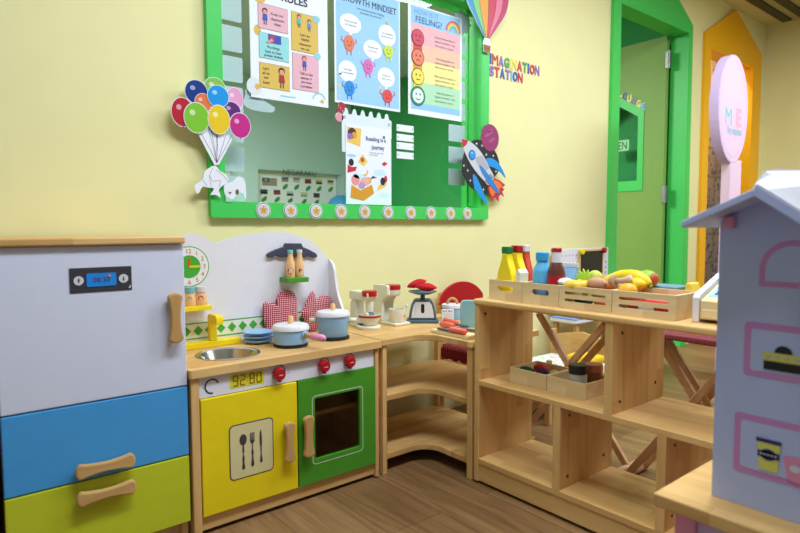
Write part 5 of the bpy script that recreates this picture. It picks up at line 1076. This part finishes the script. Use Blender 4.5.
# star badges along the window's lower frame
ORD = ('first', 'second', 'third', 'fourth', 'fifth', 'sixth', 'seventh', 'eighth', 'ninth', 'tenth')
for i, u in enumerate((263.3, 290.5, 316, 341, 364.7, 388, 410.7, 431, 450.5, 467.3)):
    c = Py(u, 211.2+.25*i, FY-.002); x, z = c.x, .8785; o = (0, FY-.003, 0)
    p = MB().prism(ell(x, z, .0275, .0275, 28), PAPER, XZ, o, .0028).disc(x, z, .0255, .0255, ink((96, 98, 120)), XZ, o, 1).disc(x, z, .0228, .0228, ink((236, 236, 236)), XZ, o, 2).disc(x, z, .019, .019, ink((214, 208, 200)), XZ, o, 3).flat(star(x, z, .0165), ink((216, 164, 48)), XZ, o, 4)
    solo(p, 'star_badge', '%s round star badge from the left along the green window frame' % ORD[i], 'badge', 'star badges on the green window frame')

# ================================================================== CUT-OUTS ON THE WALL
DY = 1.850                                    # front of the cut-outs, standing on foam pads
def Pd(pts, y=DY): return pxs(pts, y)
def pads(mb, spots):
    for x, z in spots: mb.box((x-.006, DY+.0042, z-.006), (x+.006, (FY-.0004 if .745 < x < 2.06 else W-.0004), z+.006), PAPER)
    return mb
# balloon bunch
B5 = lambda pts: Pd([(170+a/5.33, 70+b_/5.33) for a, b_ in pts])
o = (0, DY, 0)
bb_ = Py(216.9, 163, DY)
t = thing('balloon_bunch', 'bunch of colourful paper balloons with strings at the left edge of the window', 'balloon cut-out', (bb_.x, DY, bb_.z))
kn = (bb_.x, bb_.z)
bk = MB().prism(B5([(148, 335), (205, 290), (330, 355), (332, 372), (262, 505), (238, 505)]), PAPER, XZ, (0, DY+.001, 0), .003)
part(pads(bk, [(kn[0]+.0, kn[1]+.06)]), 'card_backing', t, 'white card backing')
scp = Py(170, 120, DY); k5 = (Py(180, 120, DY).x-scp.x)/10/5.33
st = MB()
for a in (170, 200, 215, 245, 250, 310, 330): q = B5([(a, 300 if a not in (170, 330) else 345)])[0]; st.line([q, ((q[0]+kn[0])/2+.002, (q[1]+kn[1])/2), kn], .0012, ink((120, 60, 110) if a % 20 else (60, 130, 130)), XZ, (0, DY+.001, 0), 1)
part(st, 'strings', t)
for lay, (cx, cy, rx, ry, c, nm) in enumerate(((240, 95, 56, 54, (140, 190, 80), 'pale green'), (345, 155, 46, 62, (232, 160, 200), 'pink'), (140, 118, 57, 62, (24, 54, 130), 'navy'), (175, 175, 42, 48, (226, 120, 66), 'orange'), (65, 225, 54, 74, (186, 32, 52), 'red'), (325, 222, 50, 52, (94, 44, 116), 'purple'), (253, 142, 56, 58, (24, 150, 226), 'blue'), (138, 256, 63, 78, (128, 196, 52), 'lime'), (256, 266, 57, 76, (236, 200, 36), 'yellow'), (368, 298, 57, 68, (198, 44, 134), 'magenta'))):
    rx *= 1.09; ry *= 1.05; q = B5([(cx, cy)])[0]; oo = (0, DY-.0004-.0011*lay, 0); rx_, rz_ = rx*k5, ry*k5*.98
    mb = MB().prism(ell(q[0], q[1], rx_*1.05, rz_*1.05, 32), PAPER, XZ, (0, oo[1]+.0010, 0), .0036-.0004*0).disc(q[0], q[1], rx_, rz_, ink(c, .35), XZ, (0, oo[1]+.0010, 0), .6, 36)
    hl = tuple(min(255, v+(255-v)*.55) for v in c); mb.disc(q[0]-rx_*.34, q[1]+rz_*.32, rx_*.24, rz_*.20, ink(hl), XZ, (0, oo[1]+.0010, 0), 1.1, 20)
    mb.flat([(q[0]-.004, q[1]-rz_*1.10), (q[0]+.004, q[1]-rz_*1.10), (q[0], q[1]-rz_*.97)], ink(c), XZ, (0, oo[1]+.0010, 0), .7)
    part(mb, 'balloon', t, '%s balloon' % nm)
# white elephants holding the balloons
B8 = lambda pts: Pd([(170+a/8.89, 160+b_/8.89) for a, b_ in pts])
p = MB().prism(smooth_poly(B8([(405, 48), (350, 70), (305, 105), (288, 160), (270, 190), (225, 215), (218, 250), (232, 285), (252, 298), (268, 270), (295, 235), (340, 245), (392, 252), (372, 290), (362, 312), (400, 308), (430, 320), (452, 336), (440, 290), (436, 262), (470, 225), (520, 195), (500, 130), (440, 95)]), 2), PAPER, XZ, (0, DY, 0), .003)
for ln in ([(380, 70), (350, 140), (380, 190), (450, 180)], [(410, 90), (470, 130), (520, 195)], [(300, 110), (290, 180), (330, 225)], [(350, 140), (365, 240)], [(450, 180), (440, 240)]): p.line(B8(ln), .0012, ink((150, 120, 130)), XZ, (0, DY, 0), 1)
solo(pads(p, [B8([(380, 150)])[0]]), 'elephant_cutout', 'white paper elephant cut-out holding the balloon strings', 'cut-out')
p = MB().prism(smooth_poly(B8([(482, 225), (485, 290), (510, 330), (560, 348), (600, 300), (640, 290), (664, 340), (678, 338), (676, 270), (668, 200), (640, 155), (600, 148), (560, 190), (525, 200)]), 2), PAPER, XZ, (0, DY, 0), .003)
p.flat(B8([(515, 285), (550, 285), (535, 308)]), ink((120, 90, 86)), XZ, (0, DY, 0), 1).disc(*B8([(597, 285)])[0], .006, .009, ink((120, 84, 76)), XZ, (0, DY, 0), 1).line(B8([(490, 262), (580, 268)]), .003, ink((246, 248, 250)), XZ, (0, DY, 0), 1)
solo(pads(p, [B8([(600, 220)])[0]]), 'elephant_cutout', 'smaller white paper cut-out right of the elephant at window corner', 'cut-out')
# hot air balloon
kx, kz_ = Py(487, 38, DY).x, Py(487, 38, DY).z
top_z = Py(488, -42, DY).z; wR = (Py(509, -5, DY).x-Py(463, -5, DY).x)/2; czb = Py(487, -8, DY).z
env = []
for i in range(33):
    a = -PI/2+2*PI*i/32
t = thing('hot_air_balloon', 'striped paper hot air balloon at the upper right corner of window', 'balloon cut-out', (kx, DY, Py(487, 52, DY).z))
prof = [(.10, kz_), (.50, kz_+(czb-kz_)*.34), (.86, kz_+(czb-kz_)*.70), (1.0, czb+.03), (.95, czb+(top_z-czb)*.5), (.66, czb+(top_z-czb)*.85), (.12, top_z)]
prof = [(q.x, q.y) for q in smooth_open([Vector(v) for v in prof], 4)]
colE = [(30, 150, 206), (130, 200, 110), (232, 156, 56), (206, 56, 82), (226, 118, 146), (190, 58, 92)]
mb = MB().prism([(kx+w_*wR*1.03, z) for w_, z in prof]+[(kx-w_*wR*1.03, z) for w_, z in reversed(prof)], PAPER, XZ, (0, DY, 0), .003)
cuts = [-1, -.72, -.38, .06, .42, .74, 1]
for i in range(6):
    mb.flat([(kx+cuts[i+1]*w_*wR, z) for w_, z in prof]+[(kx+cuts[i]*w_*wR, z) for w_, z in reversed(prof)], ink(colE[i], .4), XZ, (0, DY, 0), 1)
    if i: mb.line([(kx+cuts[i]*w_*wR, z) for w_, z in prof], .0018, ink((110, 40, 50)), XZ, (0, DY, 0), 2)
part(pads(mb, [(kx+.02, czb)]), 'envelope', t, 'rainbow striped envelope')
bz0, bz1 = Py(487, 52.5, DY).z, Py(487, 45, DY).z
mb = MB().prism([(kx-.026, bz1+.002), (kx-.020, bz0), (kx+.020, bz0), (kx+.026, bz1+.002), (kx+.016, kz_-.001), (kx-.016, kz_-.001)], PAPER, XZ, (0, DY, 0), .003).flat([(kx-.024, bz1), (kx-.019, bz0+.001), (kx+.019, bz0+.001), (kx+.024, bz1)], ink((176, 112, 70)), XZ, (0, DY, 0), 1)
for i in range(4): mb.line([(kx-.015+i*.010, bz0+.001), (kx-.018+i*.012, bz1)], .0012, ink((110, 60, 40)), XZ, (0, DY, 0), 2)
mb.line([(kx-.024, (bz0+bz1)/2), (kx+.024, (bz0+bz1)/2)], .002, ink((110, 60, 40)), XZ, (0, DY, 0), 2)
part(mb, 'basket', t, 'brown basket')
# rocket
B6 = lambda pts: Pd([(455+a/5.92, 120+b_/5.92) for a, b_ in pts])
t = thing('rocket_cutout', 'paper rocket cut-out with starry black disc at the right edge of window frame', 'rocket cut-out', (*B6([(150, 280)])[0][:1], DY, B6([(150, 480)])[0][1]))
oo = lambda k: (0, DY-.0012*k, 0)
ds = MB().prism(smooth_poly(B6([(112, 118), (180, 130), (235, 180), (262, 250), (255, 310), (225, 350), (195, 432), (150, 432), (90, 395), (52, 330), (42, 265), (60, 180)]), 3), paint('night_black', (34, 36, 36), .5, .03), XZ, oo(0), .003)
for a, b_ in ((128, 140), (160, 152), (185, 205), (226, 212), (52, 270), (75, 298), (90, 358), (118, 402), (168, 412), (242, 305)): q = B6([(a, b_)])[0]; ds.flat(star(q[0], q[1], .0085, 4, .3), ink((226, 228, 230)), XZ, oo(0), 1)
part(pads(ds, [B6([(90, 300)])[0], B6([(235, 270)])[0]]), 'starry_disc', t, 'black starry disc')
part(MB().prism(smooth_poly(B6([(192, 405), (205, 440), (225, 482), (228, 462), (240, 460), (258, 484), (258, 450), (272, 440), (290, 455), (278, 425), (292, 410), (280, 400), (297, 385), (268, 362), (235, 345), (210, 370)]), 1), ink((196, 44, 56)), XZ, oo(1), .0022).flat(smooth_poly(B6([(200, 405), (222, 455), (235, 430), (262, 440), (262, 405), (282, 390), (235, 355)]), 2), ink((240, 120, 60)), XZ, oo(1), 1), 'flame', t, 'red and orange flame')
part(MB().prism(smooth_poly(B6([(106, 322), (122, 332), (142, 370), (166, 425), (192, 496), (152, 458), (120, 412), (107, 365)]), 3), ink((30, 148, 220)), XZ, oo(1), .002).prism(smooth_poly(B6([(184, 230), (214, 226), (250, 248), (280, 292), (299, 345), (264, 306), (232, 284), (196, 268)]), 3), ink((30, 148, 220)), XZ, oo(1), .002), 'fin', t, 'blue side fins')
bd = part(MB().prism(smooth_poly(B6([(46, 152), (68, 122), (114, 148), (162, 205), (203, 285), (228, 340), (198, 386), (172, 362), (116, 298), (72, 226)]), 3), ink((206, 206, 212)), XZ, oo(2), .002).flat(B6([(112, 222), (160, 210), (200, 285), (160, 325)]), ink((176, 176, 184)), XZ, oo(2), .6).flat(B6([(172, 362), (206, 316), (226, 340), (198, 384)]), ink((140, 140, 148)), XZ, oo(2), .8), 'rocket_body', t, 'grey rocket body')
part(MB().prism(B6([(40, 114), (74, 120), (66, 145), (46, 162), (40, 150)]), ink((196, 48, 52)), XZ, oo(3), .002), 'nose', bd, 'red nose')
q = B6([(98, 207)])[0]
part(MB().disc(q[0], q[1], .0215, .0225, ink((40, 80, 140)), XZ, oo(3), 1, 24).disc(q[0], q[1], .0175, .0185, ink((40, 150, 226)), XZ, oo(3), 2, 24).disc(q[0]-.003, q[1]+.008, .008, .005, ink((120, 200, 240)), XZ, oo(3), 3, 14), 'porthole', bd, 'blue porthole')
part(MB().prism(smooth_poly(B6([(142, 272), (165, 285), (225, 365), (264, 438), (225, 410), (170, 335)]), 3), ink((46, 132, 206)), XZ, oo(3), .002), 'fin', bd, 'blue centre fin')
q = B6([(206, 100)])[0]; rx = (B6([(258, 100)])[0][0]-q[0])
mb = MB().prism(ell(q[0], q[1]-.004, rx, rx*1.02, 36, .1), ink((150, 52, 104)), XZ, oo(1.5), .002)
for dx, dz, s in ((-.01, .012, .5), (.012, -.014, .4), (0, .028, .3)): mb.disc(q[0]+dx, q[1]+dz, rx*s, rx*s*.3, ink((172, 80, 126)), XZ, oo(1.5), 1, 20, .5)
part(mb, 'planet', t, 'purple planet')
# letters
LC = {'b': (48, 92, 170), 'r': (214, 52, 62), 'p': (150, 116, 184), 'g': (60, 168, 92), 'y': (246, 226, 110), 'c': (120, 186, 222)}
LT = {k_: paint('letter_%s' % k_, v, .4, .02) for k_, v in LC.items()}; CN = {'b': 'blue', 'r': 'red', 'p': 'purple', 'g': 'green', 'y': 'yellow', 'c': 'pale blue'}
def letter3(ch, x, z, h, wd_, m, y, th, label, group):
    vs, fs = text_geo(ch, .035); X0, X1 = min(v.x for v in vs), max(v.x for v in vs); Y0, Y1 = min(v.y for v in vs), max(v.y for v in vs)
    bm = bmesh.new(); bv = [bm.verts.new((x+((v.x-X0)/(X1-X0)-.5)*wd_, y-th, z+((v.y-Y0)/(Y1-Y0)-.5)*h)) for v in vs]
    for f in fs: bm.faces.new([bv[i] for i in f])
    r = bmesh.ops.extrude_face_region(bm, geom=bm.faces[:])
    for g in r['geom']:
        if isinstance(g, bmesh.types.BMVert): g.co.y += th
    bmesh.ops.recalc_face_normals(bm, faces=bm.faces[:])
    return solo(MB().addbm(bm, m), 'wall_letter', label, 'letter', group)
for word, cols, ua, va, ub, vb, hpx in (('IMAGINATION', 'brpgyyrgbrp', 491.2, 57.5, 537.5, 71.5, 10.5), ('STATION', 'prbpcbr', 492, 70.5, 520.8, 78, 10.3)):
    a = Py(ua, va, W-.005); b_ = Py(ub, vb, W-.005); n = len(word); hh = Py(ua, va-hpx/2, W-.005).z-Py(ua, va+hpx/2, W-.005).z
    wts = [.45 if c == 'I' else (1.15 if c == 'M' else 1) for c in word]; cum = 0; tot = sum(wts); seen = {}
    L_ = b_.x-a.x; L_ *= tot/(tot-.5*wts[0]-.5*wts[-1])
    xs0 = a.x-L_*wts[0]/2/tot
    for ch, cl, wt in zip(word, cols, wts):
        seen[ch] = seen.get(ch, 0)+1; nth = {1: '', 2: 'second ', 3: 'third '}[seen[ch]]
        xc = xs0+L_*(cum+wt/2)/tot; cum += wt
        letter3(ch, xc, (a.z+b_.z)/2, hh, L_*wt/tot*(.55 if ch == 'I' else .86), LT[cl], W-.0003, .004, '%s wall letter, the %s%s of %s' % (CN[cl], nth, ch, word), 'coloured wall letters')

# ================================================================== BEYOND THE DOORWAYS
# letters and sign on the open lime door
for i, (ch, c) in enumerate(zip('LOUNGE', 'ybypyc')):
    u = 620.5+i*4.55; v = 93.5+i*2.6; q = Px(u, v, LX); h = .052
    vs, fs = text_geo(ch, .05); X0, X1 = min(v_.x for v_ in vs), max(v_.x for v_ in vs); Y0, Y1 = min(v_.y for v_ in vs), max(v_.y for v_ in vs)
    tz = lambda v_: ((v_.x-(X0+X1)/2)/(X1-X0)*.032, (v_.y-(Y0+Y1)/2)/(Y1-Y0)*h)
    bm = bmesh.new(); bv = [bm.verts.new((LX-.004, q.y-tz(v_)[0], q.z+tz(v_)[1])) for v_ in vs]
    for f in fs: bm.faces.new([bv[k_] for k_ in f])
    r = bmesh.ops.extrude_face_region(bm, geom=bm.faces[:])
    for g in r['geom']:
        if isinstance(g, bmesh.types.BMVert): g.co.x += .0037
    bmesh.ops.recalc_face_normals(bm, faces=bm.faces[:])
    solo(MB().addbm(bm, LT[c]), 'door_letter', '%s letter %s of LOUNGE above the door window' % (CN[c], ch), 'letter', 'letters on the lime door')
q1, q2 = Px(613, 137.5, LX), Px(629.5, 150.5, LX); yw = q2.y
sg = MB().prism(rrect(-(yw+.17), -yw, q2.z+.0, q1.z-.03, .003), paint('sign_green', (150, 220, 160), .5, .01), YZ, (LX-.011, 0, 0), .0035)
sg.text('OPEN', -(yw+.085), (q2.z+q1.z-.03)/2, .055, ink((24, 36, 30)), YZ, (LX-.011, 0, 0), 1, .04, .14)
solo(sg, 'open_sign', 'pale green OPEN sign across the window of the lime door', 'sign')
# paddle-shaped pink sign
d = ray(729, 108); tt = 3.02; cpt = EYE+d*tt
kk = tt/F_PX*math.sqrt(1)
PYc = cpt.y; zc = cpt.z; xl = Py(718.5, 110, PYc).x; xr = Py(748, 110, PYc).x; rx = (xr-xl)/2; cx = (xl+xr)/2; rzp = zc-Py(729, 163, PYc).z
t = thing('paddle_sign', 'pink paddle-shaped sign on a tall handle in front of the orange doorway', 'sign', (cx, PYc+.03, 0))
hw = (Py(741, 180, PYc).x-Py(730, 180, PYc).x)/2; hx = (Py(741, 180, PYc).x+Py(730, 180, PYc).x)/2
PKS = paint('pink_board', (240, 204, 226), .5, .01)
part(MB().prism(ell(cx, zc, rx, rzp, 48), LILAC, XZ, (0, PYc, 0), .048, bev=.003).disc(cx, zc, rx*.97, rzp*.975, PKS, XZ, (0, PYc, 0), 1, 48), 'paddle', t, 'pink oval board')
part(MB().box((hx-hw, PYc+.0001, .022), (hx+hw, PYc+.046, zc-rzp+.022), PKS, .002), 'handle', t, 'pink handle')
part(MB().box((hx-.03, PYc-.02, 0), (hx+.09, PYc+.046, .0215), LILAC, .004), 'base', t)
o = (0, PYc, 0)
p = MB().line(ell(cx, zc, rx*.85, rzp*.88, 48), .0025, ink((206, 196, 226)), XZ, o, 2, True)
ml = Py(728.5, 117, PYc); p.text('M', ml.x, ml.z+.005, .085, ink((120, 208, 212)), XZ, o, 2, .05, .075); ml = Py(738.5, 119, PYc); p.text('E', ml.x, ml.z+.005, .085, ink((240, 176, 200)), XZ, o, 2, .05, .065)
ml = Py(734, 132, PYc); p.text('Tiny elephant', ml.x, ml.z, .040, ink((150, 200, 222)), XZ, o, 2, .02, .19, 0)
part(p, 'lettering', t)
# notice board seen through the window in the lounge
FYY = 5.985
pL, pR, pT, pB = Py(261, 178, FYY).x, Py(336, 178, FYY).x, Py(300, 177.5, FYY).z, .70
t = thing('flag_board', 'white notice board of small flags seen through window in the lounge', 'notice board', ((pL+pR)/2, FYY, pB))
part(MB().box((pL, FYY, pB), (pR, 5.9995, pT), PAPER, .003), 'board', t)
fl = MB(); o = (0, FYY, 0)
FC = [((70, 110, 130), (170, 130, 110)), ((150, 130, 170), (200, 190, 160)), ((150, 50, 54), (120, 40, 44)), ((200, 190, 60), (40, 60, 50)), ((60, 80, 120), (220, 210, 90)), ((50, 70, 90), (30, 40, 50)), ((120, 40, 50), (150, 60, 60)), ((190, 200, 200), (36, 50, 66)), ((200, 206, 190), (170, 170, 70)), ((46, 46, 50), (110, 50, 46))]
cen = [(285, 179.5), (296.5, 180), (308, 181.3), (319, 182), (330.5, 182.5), (264, 191.7), (277, 192.3), (290, 193.5), (304, 194.6), (316.5, 195.4)]
for (u, v), (c1, c2) in zip(cen, FC):
    q = Py(u, v, FYY); w2, h2 = .042, .026
    fl.rect(q.x-w2, q.x+w2, q.z-h2, q.z, ink(c2), XZ, o, 2).rect(q.x-w2, q.x+w2, q.z, q.z+h2, ink(c1), XZ, o, 2)
    fl.flat(smooth_poly([(q.x-.028, q.z-.115), (q.x-.024, q.z-.075), (q.x+.028, q.z-.045), (q.x+.026, q.z-.090)], 3), ink((60, 150, 84)), XZ, o, 2)
q0, q1 = Py(262, 177.5, FYY), Py(277, 186, FYY)
for i in range(6): fl.rect(q0.x, q1.x, q1.z+(q0.z-q1.z)*i/6, q1.z+(q0.z-q1.z)*(i+1)/6, ink((170, 150, 140) if i % 2 else (150, 136, 130)), XZ, o, 2)
fl.rect(q0.x, (q0.x+q1.x)/2, (q0.z+q1.z)/2, q0.z, ink((80, 100, 100)), XZ, o, 3).flat(star(q0.x*.75+q1.x*.25, q0.z*.75+q1.z*.25, .022), ink((200, 190, 90)), XZ, o, 4)
part(fl, 'flags', t)
hd_ = Py(300, 174.3, 5.895)
solo(MB().text('NEGARAKU', hd_.x, hd_.z+.015, .06, ink((52, 66, 60)), XZ, (0, 5.8985, 0), 1, .03, (Py(315, 174, 5.9).x-Py(282, 174, 5.9).x)), 'header_lettering', 'dark NEGARAKU lettering on the wall above the flag board', 'lettering')
bq = Py(339, 203, 5.6)
solo(MB().blob((bq.x+.02, 5.6, bq.z-.06), (.16, .12, .15), BLUE, seg=24).cyl((bq.x+.02, 5.6, 0), .02, bq.z-.19, BLUE).cyl((bq.x+.02, 5.6, 0), .16, .02, BLUE), 'globe_stand', 'round blue globe on a stand, seen through the window near the flag board', 'globe')
# ceiling vent
v0 = Pz(808, -6, CEIL)
t = thing('ceiling_vent', 'dark slatted ceiling vent at the top right', 'vent', (v0.x, v0.y, CEIL-.03))
part(MB().box((v0.x-.45, v0.y-.30, CEIL-.022), (v0.x+.45, v0.y+.30, CEIL-.0005), paint('vent_frame', (170, 164, 120), .6)), 'vent_frame', t)
for i in range(5): part(MB().box((v0.x-.40, v0.y-.26+i*.12, CEIL-.034), (v0.x+.40, v0.y-.20+i*.12, CEIL-.0222), paint('vent_dark', (60, 56, 34), .6)), 'slat', t)
